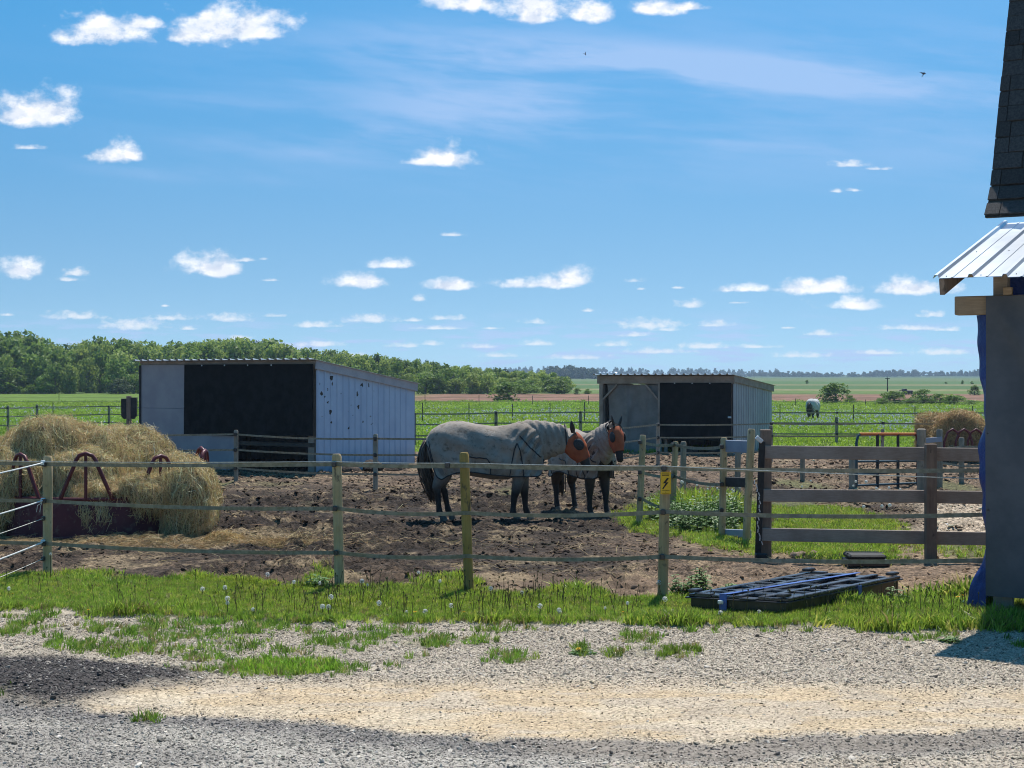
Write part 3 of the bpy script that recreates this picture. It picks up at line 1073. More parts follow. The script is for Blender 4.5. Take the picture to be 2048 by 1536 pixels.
def mud_splat(N, tc, c):
    o = tc.outputs['Object']
    vo = N.n('ShaderNodeTexVoronoi', feature='F1', ins={'Scale': 6.5, 'Randomness': 1.0})
    wv = N.vm('ADD', N.vm('MULTIPLY', o, (1.0, 1.0, .85)), N.vm('SCALE', N.n('ShaderNodeTexNoise', ins={'Scale': 16.0, 'Vector': o}).outputs['Color']))
    wv.node.inputs[1].links[0].from_node.inputs['Scale'].default_value = .09
    N.put(vo.inputs['Vector'], wv)
    w = N.n('ShaderNodeTexWhiteNoise', noise_dimensions='3D')
    N.put(w.inputs['Vector'], vo.outputs['Position'])
    rad = N.m('MULTIPLY', N.m('POWER', w.outputs['Value'], 2.2), .40)
    spot = N.m('LESS_THAN', vo.outputs['Distance'], rad)
    sp = N.n('ShaderNodeSeparateXYZ', ins={0: o})
    reg = N.m('MULTIPLY', N.sm(sp.outputs[1], .05, .5), N.sm(sp.outputs[1], 1.5, 2.3, 1., 0.))
    reg = N.m('MULTIPLY', reg, N.m('MULTIPLY', N.sm(sp.outputs[2], .9, 1.25), N.sm(sp.outputs[2], 1.9, 2.2, 1., 0.)))
    c = N.mix(N.m('MULTIPLY', N.m('MULTIPLY', spot, N.m('GREATER_THAN', w.outputs['Value'], .36)), N.m('GREATER_THAN', reg, .05)), c, (.035, .028, .024))
    low = N.m('MULTIPLY', N.sm(sp.outputs[2], .05, .55, 1., 0.), N.noise(o, 7, 5, .7))
    return N.mix(N.m('MULTIPLY', low, .8), c, (.16, .12, .09))


M['post'] = mat('weathered_post', [(.42, .305, .16), (.52, .395, .23)], scale=3, rough=.85, bump=.35, bscale=30, extra=post_extra, rnd=.12)
M['post_new'] = mat('new_yellow_post', [(.30, .20, .055), (.36, .25, .08)], scale=3, rough=.8, bump=.3, bscale=30, extra=post_extra)
M['post_grey'] = mat('grey_post', [(.26, .215, .165), (.36, .305, .235)], scale=3, rough=.9, bump=.35, bscale=30, extra=post_extra, rnd=.12)
M['paletrim'] = mat('pale_trim', [(.40, .385, .40), (.48, .46, .47)], scale=3, rough=.8, bump=.15, extra=grain_extra)
M['board'] = mat('board', [(.28, .225, .19), (.355, .295, .255)], scale=2.5, rough=.85, bump=.3, bscale=20, extra=grain_extra, rnd=.1)
M['redwood'] = mat('brown_timber', [(.19, .135, .105), (.27, .20, .155)], scale=3, rough=.85, bump=.3, extra=post_extra)
M['pine'] = mat('pale_timber', [(.29, .21, .135), (.37, .28, .19)], scale=3, rough=.85, bump=.25, extra=grain_extra, rnd=.1)
M['pinegrey'] = mat('weathered_timber', [(.25, .21, .17), (.34, .29, .24)], scale=3, rough=.9, bump=.25, extra=grain_extra, rnd=.1)
M['tape'] = mat('fence_tape', [(.25, .235, .175), (.36, .34, .27)], scale=20, rough=.6, spec=.4, trans=.35)
M['white_rope'] = mat('white_rope', [(.80, .80, .78), (.62, .62, .6)], scale=60, rough=.7)
M['wire'] = mat('poly_wire', [(.58, .57, .52), (.40, .39, .35)], scale=40, rough=.6)
M['black_plastic'] = mat('black_plastic', [(.016, .016, .019), (.032, .032, .035)], scale=12, rough=.3, spec=.6, bump=.1)
M['clear_plastic'] = mat('white_insulator', [(.68, .74, .76)], rough=.35, spec=.5)
M['sign'] = mat('sign_yellow', [(.78, .42, .012), (.84, .48, .02)], scale=9, rough=.45, spec=.4)
M['ink'] = mat('black_print', [(.02, .015, .01)], rough=.6)
M['galv'] = mat('galvanised_sheet', [(.58, .60, .62), (.68, .70, .71)], scale=4, rough=.34, metal=.4, bump=.05)
M['white_sheet'] = mat('white_roof_sheet', [(.54, .60, .68), (.62, .67, .74)], scale=3, rough=.28, metal=.55, spec=.5, bump=.04, rnd=.05)
M['siding'] = mat('pale_blue_siding', [(.43, .52, .66), (.49, .58, .71)], scale=2.2, rough=.5, spec=.4, extra=mud_splat)
M['siding2'] = mat('grey_siding', [(.30, .33, .355), (.36, .39, .41)], scale=2, rough=.5, spec=.4)
M['greyboard'] = mat('grey_painted_sheet', [(.31, .30, .325), (.37, .36, .375)], scale=1.6, rough=.7, bump=.1, spec=.25)
M['blackcloth'] = mat('black_curtain', [(.010, .011, .012), (.018, .019, .02)], scale=5, rough=.9, bump=.25, bscale=40, spec=.15)
M['greycloth'] = mat('grey_tarp_curtain', [(.17, .168, .155), (.23, .225, .21)], scale=2.5, rough=.75, bump=.15)
M['darkcloth'] = mat('slate_vinyl', [(.066, .074, .088), (.10, .108, .125)], scale=2.2, rough=.55, bump=.2, bscale=3, bdist=.03, spec=.35)
M['bluetarp'] = mat('blue_tarp', [(.010, .035, .20), (.014, .05, .27)], scale=4, rough=.4, spec=.5, bump=.8, bscale=9, bdist=.03, trans=.12)
M["dung"] = mat("dung", [(.05, .035, .025), (.09, .065, .045)], scale=9, rough=.95, bump=.8)
M["mudheap"] = mat("mud_heap", [(.03, .024, .02), (.075, .055, .042)], scale=6, rough=.95, bump=.9, bscale=18, bdist=.05)
M["dark"] = mat('dark_interior', [(.05, .045, .04), (.09, .075, .06)], scale=3, rough=.95)
M['shingle'] = mat('asphalt_shingle', [(.042, .04, .04), (.072, .068, .066)], scale=40, rough=.95, bump=.4, bscale=120, rnd=.28, spec=.2)
M['redsteel'] = mat('dark_red_steel', [(.085, .011, .017), (.125, .02, .026)], scale=4, rough=.45, spec=.4, bump=.08)
M['maroon'] = mat('maroon_skirt', [(.075, .016, .028), (.10, .028, .04), (.14, .09, .08)], scale=3, rough=.6, spec=.3, bump=.1)
M['hay'] = mat('hay_core', [(.20, .14, .06), (.34, .25, .12)], scale=14, rough=.95, bump=1.0, bscale=40, bdist=.03, spec=.1)
M['bluesteel'] = mat('blue_green_steel', [(.03, .065, .085), (.04, .08, .10)], scale=5, rough=.45, spec=.4)
M['orange'] = mat('orange_paint', [(.55, .15, .035), (.62, .19, .05)], scale=5, rough=.5)
M['greyplank'] = mat('grey_plastic_plank', [(.22, .25, .32), (.27, .30, .37)], scale=4, rough=.5, rnd=.15)
M['rubber'] = mat('black_rubber', [(.018, .018, .019), (.035, .034, .034)], scale=9, rough=.6, spec=.4, bump=.15)
M['bluestrap'] = mat('blue_strap', [(.05, .10, .36), (.09, .16, .46)], scale=10, rough=.25, spec=.6)
M['rock'] = mat('brown_rock', [(.16, .11, .08), (.30, .23, .17)], scale=7, rough=.9, bump=.5)
M['bark'] = mat('bark', [(.12, .10, .08), (.22, .20, .17)], scale=5, rough=.95, bump=.4)


def crown_mat(name, a, b, dark):
    return mat(name, [a, b, dark], scale=1.6, rough=.55, spec=.25, trans=.45, rnd=.18, lo=.3, hi=.7)


M['poplar'] = crown_mat('poplar_leaves', (.26, .34, .07), (.34, .41, .10), (.18, .26, .055))
M['poplar2'] = crown_mat('oak_leaves', (.14, .225, .04), (.20, .285, .055), (.09, .155, .033))
M['shrub'] = crown_mat('shrub_leaves', (.13, .22, .03), (.19, .29, .045), (.08, .145, .028))
M['sage'] = crown_mat('silver_shrub_leaves', (.12, .16, .08), (.16, .20, .10), (.08, .12, .05))
M['spruce'] = crown_mat('spruce_needles', (.03, .06, .03), (.05, .085, .04), (.02, .045, .025))


def ribbon(mb, pts, w, th=.003, twist=0.0):
    pts = [Vector(p) for p in pts]
    n = len(pts)
    rg = []
    for i, p in enumerate(pts):
        t = (pts[min(i + 1, n - 1)] - pts[max(i - 1, 0)]).normalized()
        up = Vector((0, 0, 1))
        sd = t.cross(up).normalized()
        a = twist * math.sin(i * 1.7)
        u2 = up * math.cos(a) + sd * math.sin(a)
        s2 = sd * math.cos(a) - up * math.sin(a)
        rg.append([p + u2 * w / 2 + s2 * th, p + u2 * w / 2 - s2 * th, p - u2 * w / 2 - s2 * th, p - u2 * w / 2 + s2 * th])
    mb.rings(rg)


def sag(p0, p1, s, n=9):
    p0, p1 = Vector(p0), Vector(p1)
    return [p0.lerp(p1, i / (n - 1)) - Vector((0, 0, s * 4 * (i / (n - 1)) * (1 - i / (n - 1)))) for i in range(n)]


def post_mb(base, top, r, n=14):
    """round driven post with a chamfered, slightly uneven head"""
    mb = MB()
    base, top = Vector(base), Vector(top)
    d = (top - base).normalized()
    pts = [base - d * .15] + [base.lerp(top, t) for t in (0, .2, .4, .6, .8)] + [top - d * .025, top]
    rad = [r * 1.02] + [r * random.uniform(.975, 1.025) for _ in range(5)] + [r * .98, r * .72]
    mb.tube(pts, rad, n)
    return mb


INS = None


def insulator(parent, p, mt=None, s=1.0):
    """ring insulator on the face of a post"""
    mb = MB()
    p = Vector(p)
    mb.box(p, (.045 * s, .05 * s, .05 * s))
    mb.box(p + Vector((0, .03 * s, 0)), (.02 * s, .03 * s, .02 * s))
    return part('insulator', mb, mt or M['black_plastic'], parent, bev=.006 * s)


# ================================================================ BARN (right edge)
barn = thing('barn', 'steep shingled barn with a white metal lean-to roof and slate vinyl curtain wall', 'barn', (4.18, 13.0, 0), R(-30))
# upper roof: shingle courses on a deck, the lowest part kicks outwards
def roof_pt(s):
    """profile of the steep roof along its slope, s metres up from its lower edge: (y, z)"""
    y = 2.15 + s * .40 - .16 * math.exp(-(s / .22) ** 2)
    return y, 3.73 + s * .917


mb = MB()
prof = [roof_pt(s) for s in np.linspace(0, 4.4, 24)]
rg = [[(-.462, y + .02, z), (4.5, y + .02, z), (4.5, y + .12, z), (-.462, y + .12, z)] for y, z in prof]
mb.rings(rg)
deck = part('upper_roof', mb, M['dark'], barn, world=False)
mb = MB()
for s in np.linspace(0, 4.3, 20):
    pass
sh = MB().box((0, 0, 0), (.290, .018, .182)).mesh('shingle')
bevel(sh, .003)
k = 0
s = 0.0
while s < 3.1:
    y0, z0 = roof_pt(s)
    y1, z1 = roof_pt(s + .2)
    a = math.atan2(y1 - y0, z1 - z0)
    off = random.choice((0, .1, .15, .2))
    x = -.47 - off
    while x < 1.9:
        w = 1.0
        xa = max(x, -.47)
        wd = x + .30 - xa
        if wd > .04:
            piece('shingle', sh, M['shingle'], deck, (xa + wd / 2, (y0 + y1) / 2 + .012 + random.uniform(-.006, .004) - .012, (z0 + z1) / 2 + random.uniform(-.004, .004)), (-a - .03 + random.uniform(-.02, .03), random.uniform(-.008, .008), 0), (wd / .30, 1, 1))
        x += .30
    s += .19
# metal lean-to roof: sheets with raised ribs
ey, ez, ry, rz_ = -.545, 2.96, 2.28, 3.69
sl_ = math.atan2(rz_ - ez, ry - ey)
SCREW = MB().ellip((0, 0, 0), (.006, .006, .005), 6, 4).mesh('screw')
for k in range(12):
    x0 = -.34 + k * .29
    mb = MB()
    drop = .0 if k else .0
    prof = [(0, 0), (.012, .028), (.040, .028), (.052, 0), (.15, .0), (.156, .005), (.168, .005), (.174, 0), (.288, 0)]
    rg = []
    for (yy, zz) in ((ey - (.045 if k > 1 else 0), ez - (.012 if k > 1 else 0)), ((ey + ry) / 2, (ez + rz_) / 2), (ry, rz_)):
        rg.append([(x0 + px_, yy, zz + pz_) for px_, pz_ in prof] + [(x0 + px_, yy, zz + pz_ - .004) for px_, pz_ in reversed(prof)])
    mb.rings(rg)
    sheet = part('roof_sheet', mb, M['white_sheet'], barn, world=False)
    for yy in (ey + .06, ey + 1.2):
        piece('screw', SCREW, M['pinegrey'], sheet, (x0 + .10, yy, ez + (yy - ey) * math.tan(sl_) + .003))
mb = MB()
mb.grid(14, 4, lambda u, v: (-.05 + u * 3.4, 2.05 + .20 * v + .03 * math.sin(u * 30), 3.66 + .14 * v + .02 * math.sin(u * 41 + v * 3)))
part('blue_flashing', mb, M['bluetarp'], barn, world=False)
# timbers under the eave
part('beam', MB().box((.0 + .52, .04, 2.745), (1.6, .14, .165)), M['pine'], barn, world=False, bev=.008)
part('rafter', MB().beam((-.27, ey + .03, ez - .075), (-.27, ry, rz_ - .09), .045, .14), M['redwood'], barn, world=False, bev=.004)
for k in range(1, 5):
    part('rafter', MB().beam((-.27 + k * .62, .26, ez + (.26 - ey) * math.tan(sl_) - .085), (-.27 + k * .62, ry, rz_ - .09), .045, .14), M['pine'], barn, world=False, bev=.004)
part('block', MB().box((.18, -.03, 2.862), (.075, .06, .065)), M['pine'], barn, world=False, bev=.004)
for k in range(4):
    yy = ey + .30 + k * .7
    part('purlin', MB().box((1.5, yy, ez + (yy - ey) * math.tan(sl_) - .040), (3.6, .085, .036)), M['pine'], barn, world=False)
part('blue_liner', MB().grid(20, 3, lambda u, v: (.03 + u * 3.2, .34 + .03 * math.sin(u * 23), 2.55 + .6 * v)), M['bluetarp'], barn, world=False)
# slate vinyl curtain with slanting creases from its top corner
def vinyl(u, v):
    x = u * 3.2
    z = .20 + v * 2.62
    c = 0.0
    for a, w, h in ((.55, .05, .020), (.75, .05, .016), (1.05, .06, .014), (1.7, .08, .012)):
        t = (x - .05) - a * (2.82 - z)
        c += h * math.exp(-(t / w) ** 2) * sstep(2.82 - z, .02, .4)
    c *= 1.7
    c += .018 * math.sin(x * 3.1 + z * 1.3) + .006 * math.sin(z * 5.0)
    return (x, -.065 - float(c), z)


mb = MB()
mb.grid(90, 70, vinyl)
part('vinyl_curtain', mb, M['darkcloth'], barn, world=False, sm=180)
for zz in (1.62, .95):
    part('grommet', MB().tube([(.02, -.075, zz), (.02, -.088, zz)], [.011, .009], 10), M['black_plastic'], barn, world=False)
part('leg_post', MB().box((.17, .02, .05), (.09, .09, .5)), M['pinegrey'], barn, world=False, bev=.005)
part('corner_post', MB().box((.10, .10, 1.5), (.12, .12, 3.0)), M['pinegrey'], barn, world=False)
part('back_wall', MB().box((2.2, 2.3, 1.9), (4.4, .1, 3.7)), M['dark'], barn, world=False)
_tz_ = [(2.67, 23), (2.57, 24), (2.17, 14), (1.91, 11), (1.69, 7), (1.47, 17), (1.21, 18), (.81, 6), (.63, 2), (.50, 13), (.24, 35), (.12, 38), (.03, 37)]
_zz = [a for a, b in reversed(_tz_)]
_dd = [b * .0042 for a, b in reversed(_tz_)]


def tarp(u, v):
    z = .03 + v * 2.63
    b = float(np.interp(z, _zz, _dd))
    w = min(1.0, u * 14)
    f = .018 * math.sin(z * 9 + u * 7) + .012 * math.sin(z * 21 + u * 13)
    return (-.01 - b * (1.12 - .3 * u) * w - f * w * .6, -.01 + u * 1.1, z)


mb = MB()
mb.grid(26, 80, tarp)
part('blue_tarp', mb, M['bluetarp'], barn, world=False, sm=180)

# ================================================================ RUN-IN SHEDS
def shed(name, label, ax, ad, th, W, L, zf, zb, sm_side, roof_over=.18, trim='pinegrey'):
    """a lean-to with its right front corner at (ax, ad); local x runs along the front (left is negative), y runs back"""
    s = thing(name, label, 'shed', (ax, ad, float(ground_z(ax, ad)) * 0), R(-th))
    # corrugated side wall (right), back wall and left wall
    def ribs(p0, p1, z0a, z0b, pitch, h, outw):
        p0, p1 = Vector(p0), Vector(p1)
        t = (p1 - p0)
        Ln = t.length
        t.normalize()
        o = Vector(outw)
        pr = [(0, 0)]
        k = 0
        while (k + 1) * pitch < Ln:
            x = k * pitch
            pr += [(x + pitch * .12, 0), (x + pitch * .2, h), (x + pitch * .34, h), (x + pitch * .42, 0)]
            k += 1
        pr.append((Ln, 0))
        rg = []
        for (x, hh) in pr:
            q = p0 + t * x + o * hh
            zt = z0a + (z0b - z0a) * x / Ln
            rg.append([q + Vector((0, 0, -.05)), q + Vector((0, 0, zt)), q - o * .012 + Vector((0, 0, zt)), q - o * .012 + Vector((0, 0, -.05))])
        mb = MB()
        mb.rings(rg)
        return mb
    part('side_wall', ribs((0, .02, 0), (0, L, 0), zf - .07, zb - .07, .23, .022, (1, 0, 0)), sm_side, s, world=False)
    part('side_wall', ribs((-W, L, 0), (-W, .02, 0), zb - .07, zf - .07, .23, .02, (-1, 0, 0)), sm_side, s, world=False)
    part('back_wall', ribs((0, L, 0), (-W, L, 0), zb - .07, zb - .07, .23, .02, (0, 1, 0)), sm_side, s, world=False)
    for x in (-W + .07, -W * .5, -.09):
        for y, z in ((.09, zf), (L - .09, zb)):
            part('frame_post', MB().box((x, y, (z - .12) / 2), (.09, .09, z - .12)), M['pinegrey'], s, world=False)
    # corrugated roof sheets
    y0, y1 = -roof_over, L + .12
    g = (zb - zf) / L
    n = max(3, int(round((W + .2) / .9)))
    wd = (W + .2) / n
    for k in range(n):
        xa = -W - .1 + k * wd
        pr = []
        m = 4
        for j in range(m):
            x = j * wd / m
            pr += [(x, .0), (x + wd / m * .08, .032), (x + wd / m * .26, .032), (x + wd / m * .34, .0)]
        pr.append((wd - .002, 0))
        rg = [[(xa + a, y, zf + g * y + b) for a, b in pr] + [(xa + a, y, zf + g * y + b - .004) for a, b in reversed(pr)] for y in (y0, (y0 + y1) / 2, y1)]
        mb = MB()
        mb.rings(rg)
        part('roof_sheet', mb, M['galv'], s, world=False)
    for y in (.03, L * .5, L - .05):
        part('purlin', MB().box((-W / 2, y, zf + g * y - .035), (W + .1, .05, .06)), M['pinegrey'], s, world=False)
    part('barge_board', MB().beam((.045, -.06, zf + g * -.06 - .10), (.045, L + .05, zf + g * (L + .05) - .10), .03, .19), M[trim], s, world=False, bev=.004)
    return s


def front_x(px, ax, ad, th):
    """local x on a shed's front at photo column px"""
    a = R(th)
    c = (px - CX) / F
    t = (ax - c * ad) / (c * math.sin(a) + math.cos(a))
    return -t


A1 = (X(632, gd(948)), gd(948), 30.0)
W1, L1 = -front_x(283, *A1), 3.9
shed1 = shed('run_in_shed', 'pale blue sided run-in shed with a black front curtain and mud spattered side wall', A1[0], A1[1], A1[2], W1, L1, 2.50, 1.99, M['siding'], trim='paletrim')
xa, xb = front_x(372, *A1), front_x(470, *A1)
def sheet_mb(x0, x1, z0, z1, y=0.0, th=.02):
    return MB().box(((x0 + x1) / 2, y, (z0 + z1) / 2), (x1 - x0, th, z1 - z0))


part('front_panel', sheet_mb(-W1, xa + .02, -.03, 1.40, -.012), M['greyboard'], shed1, world=False, bev=.003)
part('front_panel', sheet_mb(-W1, xa + .02, 1.405, 2.42, -.012), M['greyboard'], shed1, world=False, bev=.003)
part('front_panel', sheet_mb(xa + .021, xb, -.03, .80, -.014), M['greyboard'], shed1, world=False, bev=.003)
part('corner_trim', MB().box((-W1 - .01, -.02, 1.2), (.05, .06, 2.42)), M['rubber'], shed1, world=False)


def curtain_fn(x0, x1, zt, zb0, zb1, amp=.02, y=-.05, nf=9, slack=.03):
    def fn(u, v):
        x = x0 + (x1 - x0) * u
        zb_ = zb0 + (zb1 - zb0) * u - slack * math.sin(math.pi * u)
        z = zt + (zb_ - zt) * v
        f = amp * v ** .6 * (math.sin(u * nf * 2.1 + v * 1.6) + .5 * math.sin(u * nf * 5.3 + 1 + v))
        return (x, y - abs(amp) - f, z)
    return fn


cb = MB()
cb.grid(60, 24, curtain_fn(xa - .0, -.03, 2.42, .80, .84, .012, -.045, 9, .02))
cur = part('black_curtain', cb, M['blackcloth'], shed1, world=False, sm=180)
for k in range(4):
    part('eyelet', MB().tube([(xa + .55 + k * .68, -.075, 2.40), (xa + .55 + k * .68, -.083, 2.40)], [.02, .016], 8), M['clear_plastic'], cur, world=False)
part('kick_rail', MB().box(((xb - .05) / 2, .03, .63), (-xb - .1, .04, .09)), M['dark'], shed1, world=False)
part('front_post', MB().box((-.16, .05, .42), (.16, .05, .84)), M['pinegrey'], shed1, world=False)
part('header', MB().box((-W1 / 2, .04, 2.36), (W1, .05, .16)), M['pinegrey'], shed1, world=False)

A2 = (X(1466, gd(909)), gd(909), 26.0)
W2, L2 = -front_x(1200, *A2), 3.85
shed2 = shed('run_in_shed', 'smaller grey run-in shed with a weathered timber front, half grey tarp and half black curtain', A2[0], A2[1], A2[2], W2, L2, 2.19, 1.90, M['siding2'], .3)
xm = front_x(1322, *A2)
part('fascia_board', MB().box((-W2 / 2, -.06, 2.06), (W2 + .12, .04, .22)), M['pinegrey'], shed2, world=False, bev=.004)
part('front_post', MB().box((-W2 + .06, -.03, .98), (.11, .09, 1.96)), M['pinegrey'], shed2, world=False, bev=.004)
part('front_post', MB().box((xm - .02, -.03, .98), (.10, .09, 1.96)), M['pinegrey'], shed2, world=False, bev=.004)
part('brace', MB().beam((-W2 + .12, -.03, 1.50), (-W2 + .55, -.03, 1.93), .05, .08, (0, 1, 0)), M['pinegrey'], shed2, world=False)
part('brace', MB().beam((xm - .07, -.03, 1.50), (xm - .45, -.03, 1.93), .05, .08, (0, 1, 0)), M['pinegrey'], shed2, world=False)


def greytarp(u, v):
    x = -W2 + .22 + (xm + W2 - .26) * u
    z = 1.93 - 1.95 * v
    f = .03 * math.sin((u - v * .35) * 11) + .025 * math.exp(-((u - .52 + .30 * v) / .04) ** 2) - .03 * math.exp(-((u - .80 + .10 * v) / .04) ** 2) + .03 * math.exp(-((u - .36 - .02 * v) / .03) ** 2)
    return (x + .05 * math.sin(v * 3), .02 - f, z)


mb = MB()
mb.grid(70, 40, greytarp)
part('grey_tarp', mb, M['greycloth'], shed2, world=False, sm=180)
cb = MB()
cb.grid(50, 20, curtain_fn(xm + .0, -.02, 1.98, .40, .38, .012, -.085, 7, .02))
cur = part('black_curtain', cb, M['blackcloth'], shed2, world=False, sm=180)
for k in range(3):
    part('eyelet', MB().tube([(xm + .45 + k * .52, -.115, 1.965), (xm + .45 + k * .52, -.123, 1.965)], [.018, .014], 8), M['clear_plastic'], cur, world=False)
part('latch', MB().box((-.06, -.13, 1.02), (.10, .02, .05)), M['clear_plastic'], cur, world=False, bev=.01)

# ================================================================ NEAR FENCE (tape on round posts)
fence = thing('tape_fence', 'near electric fence of round posts and three grey tapes along the grass strip', 'fence', G(95, 1150))
FP = [(95, 1150, 95, 912, .050, 'post'), (679, 1180, 673, 908, .049, 'post'), (938, 1187, 928, 905, .048, 'post_new'), (1325, 1200, 1331, 930, .049, 'post')]
fp = []
for (bx, by, tx, ty, r, mt) in FP:
    b = G(bx, by)
    d = b.y
    b.z = float(ground_z(b.x, b.y))
    t = Vector((X(tx, d), d + .01, Z(ty, d)))
    po = part('post', post_mb(b, t, r), M[mt], fence, sm=40)
    fp.append((b, t, d, po))
# tape heights at each post, from the photo
TY = {0: (928, 1001, 1086), 1: (928, 1016, 1104), 2: (931, 1025, 1111), 3: (936, 1023, 1112)}
def rail_pt(i, k):
    b, t, d, po = fp[i]
    z = Z(TY[i][k], d)
    q = b.lerp(t, (z - b.z) / (t.z - b.z))
    return Vector((q.x, q.y - .055, z))


endp = [Vector((4.30, 13.28, z)) for z in (1.275, .88, .47)]
startp = [Vector((-9.5, 17.2, z)) for z in (1.22, .82, .38)]
for k in range(3):
    chain = [startp[k]] + [rail_pt(i, k) for i in range(4)] + [endp[k]]
    pts = []
    for i in range(len(chain) - 1):
        pts += sag(chain[i], chain[i + 1], .012 if k == 0 else .03, 10)[:-1]
    pts.append(chain[-1])
    mb = MB()
    ribbon(mb, pts, .038, .0012, .12)
    part('tape', mb, M['tape'], fence)
    for i in (0, 1, 3):
        insulator(fp[i][3], rail_pt(i, k) + Vector((-.02, -.004, 0)))
    if k == 0:
        # a thin pale wire runs just above the top tape and drops away to the right
        w = [startp[0] + Vector((0, 0, .02))] + [rail_pt(i, 0) + Vector((0, -.01, .026 if i < 3 else .02)) for i in range(4)] + [Vector((4.25, 13.25, 1.20))]
        mb = MB()
        q = []
        for i in range(len(w) - 1):
            q += sag(w[i], w[i + 1], .006, 6)[:-1]
        mb.tube(q + [w[-1]], .0045, 5)
        part('wire', mb, M['wire'], fence)
insulator(fence, rail_pt(2, 0) + Vector((-.165, 0, .004)), s=1.1)
# the return towards the yard at the left edge: white ropes on the corner post
ret = thing('rope_fence', 'white rope fence running from the left corner post towards the yard', 'fence', (-4.97, 12.0, 0))
cb_, ct_, cd_, _ = fp[0]
for (yy, r, mt, ins) in ((925, .0075, 'white_rope', 'clear_plastic'), (1000, .0075, 'white_rope', 'clear_plastic'), (1036, .0035, 'wire', 'black_plastic'), (1083, .0075, 'white_rope', 'clear_plastic'), (1116, .0035, 'wire', 'black_plastic')):
    z = Z(yy, cd_)
    p0 = Vector((cb_.x - .03, cd_ - .055, z))
    p1 = Vector((cb_.x - .10, cd_ - 4.2, z - .01))
    mb = MB()
    mb.tube(sag(p0, p1, .03, 14), r, 6)
    part('rope', mb, M[mt], ret, sm=60)
    insulator(ret, p0 + Vector((0, .004, 0)), M[ins], 1.0 if ins == 'clear_plastic' else .9)
mb = MB()
z = Z(1010, cd_)
for dx in (-.05, -.085):
    mb.tube([(cb_.x - .04, cd_ - .06, z + .03), (cb_.x + dx, cd_ - .07, z), (cb_.x + dx - .01, cd_ - .07, z - .07)], .003, 5)
part('rope_end', mb, M['white_rope'], ret)
part('post', post_mb((cb_.x - .10, cd_ - 4.2, 0), (cb_.x - .10, cd_ - 4.2, 1.3), .05), M['post'], ret, sm=40)

# warning sign on the right post
b, t, d, po = fp[3]
sx, sz, sy = X(1330, d), Z(965.5, d), d - .066
sign = thing('warning_sign', 'yellow warning sign with a black lightning bolt on the fence post', 'sign', (sx, sy, sz))
pl = MB().box((0, 0, 0), (.098, .004, .208))
plate = part('plate', pl, M['sign'], sign, world=False, bev=.004)
mb = MB()
bolt = [(.030, .048), (.012, .052), (-.028, .000), (.000, .004), (-.034, -.050), (-.022, -.052), (.026, .012), (.002, .010)]
mb.add([(x, -.0026, z - .002) for x, z in bolt] + [(x, -.0040, z - .002) for x, z in bolt], [tuple(range(8, 16))] + [(i, (i + 1) % 8, (i + 1) % 8 + 8, i + 8) for i in range(8)])
part('lightning_bolt', mb, M['ink'], plate, world=False)
mb = MB()
for zz, x0, x1, hh in ((.088, -.036, .032, .007), (.075, -.036, .032, .007), (-.068, -.038, .032, .0035), (-.083, -.006, .006, .006), (-.094, -.036, .028, .004)):
    x = x0
    while x < x1:
        w = random.uniform(.0035, .007)
        mb.box((x + w / 2, -.0032, zz), (w, .0016, hh))
        x += w + .002
part('fine_print', mb, M['ink'], plate, world=False)

# ================================================================ SECOND FENCE, in front of the sheds
def simple_fence(name, label, posts, heights, wire_w, mt_post, r, start=None, end=None, sagv=.03, thin=False, ins=True):
    """posts: (px base, row base, row top[, px top])"""
    g0 = G(posts[0][0], posts[0][1])
    f = thing(name, label, 'fence', g0)
    tops = []
    for p in posts:
        b = G(p[0], p[1])
        b.z = float(ground_z(b.x, b.y)) if b.y < 47 else float(T(b.y))
        tp = Vector((X(p[3] if len(p) > 3 else p[0], b.y), b.y, Z(p[2], b.y)))
        po = part('post', post_mb(b, tp, r, 10), mt_post, f, sm=40)
        tops.append((b, tp, po))
    for h in heights:
        ch = ([Vector(start) + Vector((0, 0, h))] if start else []) + [Vector((b.x, b.y - r - .01, b.z * .4 + h)) for b, tp, po in tops] + ([Vector(end) + Vector((0, 0, h))] if end else [])
        pts = []
        for i in range(len(ch) - 1):
            pts += sag(ch[i], ch[i + 1], sagv * random.uniform(.5, 1.3), 7)[:-1]
        pts.append(ch[-1])
        mb = MB()
        if thin:
            mb.tube(pts, wire_w / 2, 5)
        else:
            ribbon(mb, pts, wire_w, .0015, .15)
        part('wire' if thin else 'tape', mb, M['tape'], f)
        if ins:
            for b, tp, po in tops:
                insulator(po, (b.x, b.y - r - .012, b.z * .4 + h), s=1.5)
    return f


simple_fence('tape_fence', 'short post fence with three dark tapes in front of the two sheds', [(472, 968, 860), (751, 980, 868), (1040, 972, 876), (1316, 931, 846), (1542, 925, 851), (1765, 922, 858), (1990, 920, 862)],
             (.97, .66, .30), .036, M['post_grey'], .045, start=(-15, 27.5, 0), end=(16, 39, 0))
simple_fence('tape_fence', 'long pasture fence of grey posts and dark tapes behind the sheds', [(-170, 871, 809), (16, 872, 811), (74, 868, 809), (218, 866, 813), (420, 872, 820), (620, 884, 824), (829, 893, 826), (992, 889, 822), (1161, 887, 824), (1420, 886, 828), (1673, 889, 834), (1938, 889, 838), (2200, 890, 840)],
             (1.0, .66, .30), .045, M['post_grey'], .055, sagv=.02)
# thin steel posts further out in the pasture
def wire_line(label, posts, heights):
    return simple_fence('wire_fence', label, posts, heights, .02, M['rubber'], .028, sagv=.02, thin=True, ins=False)


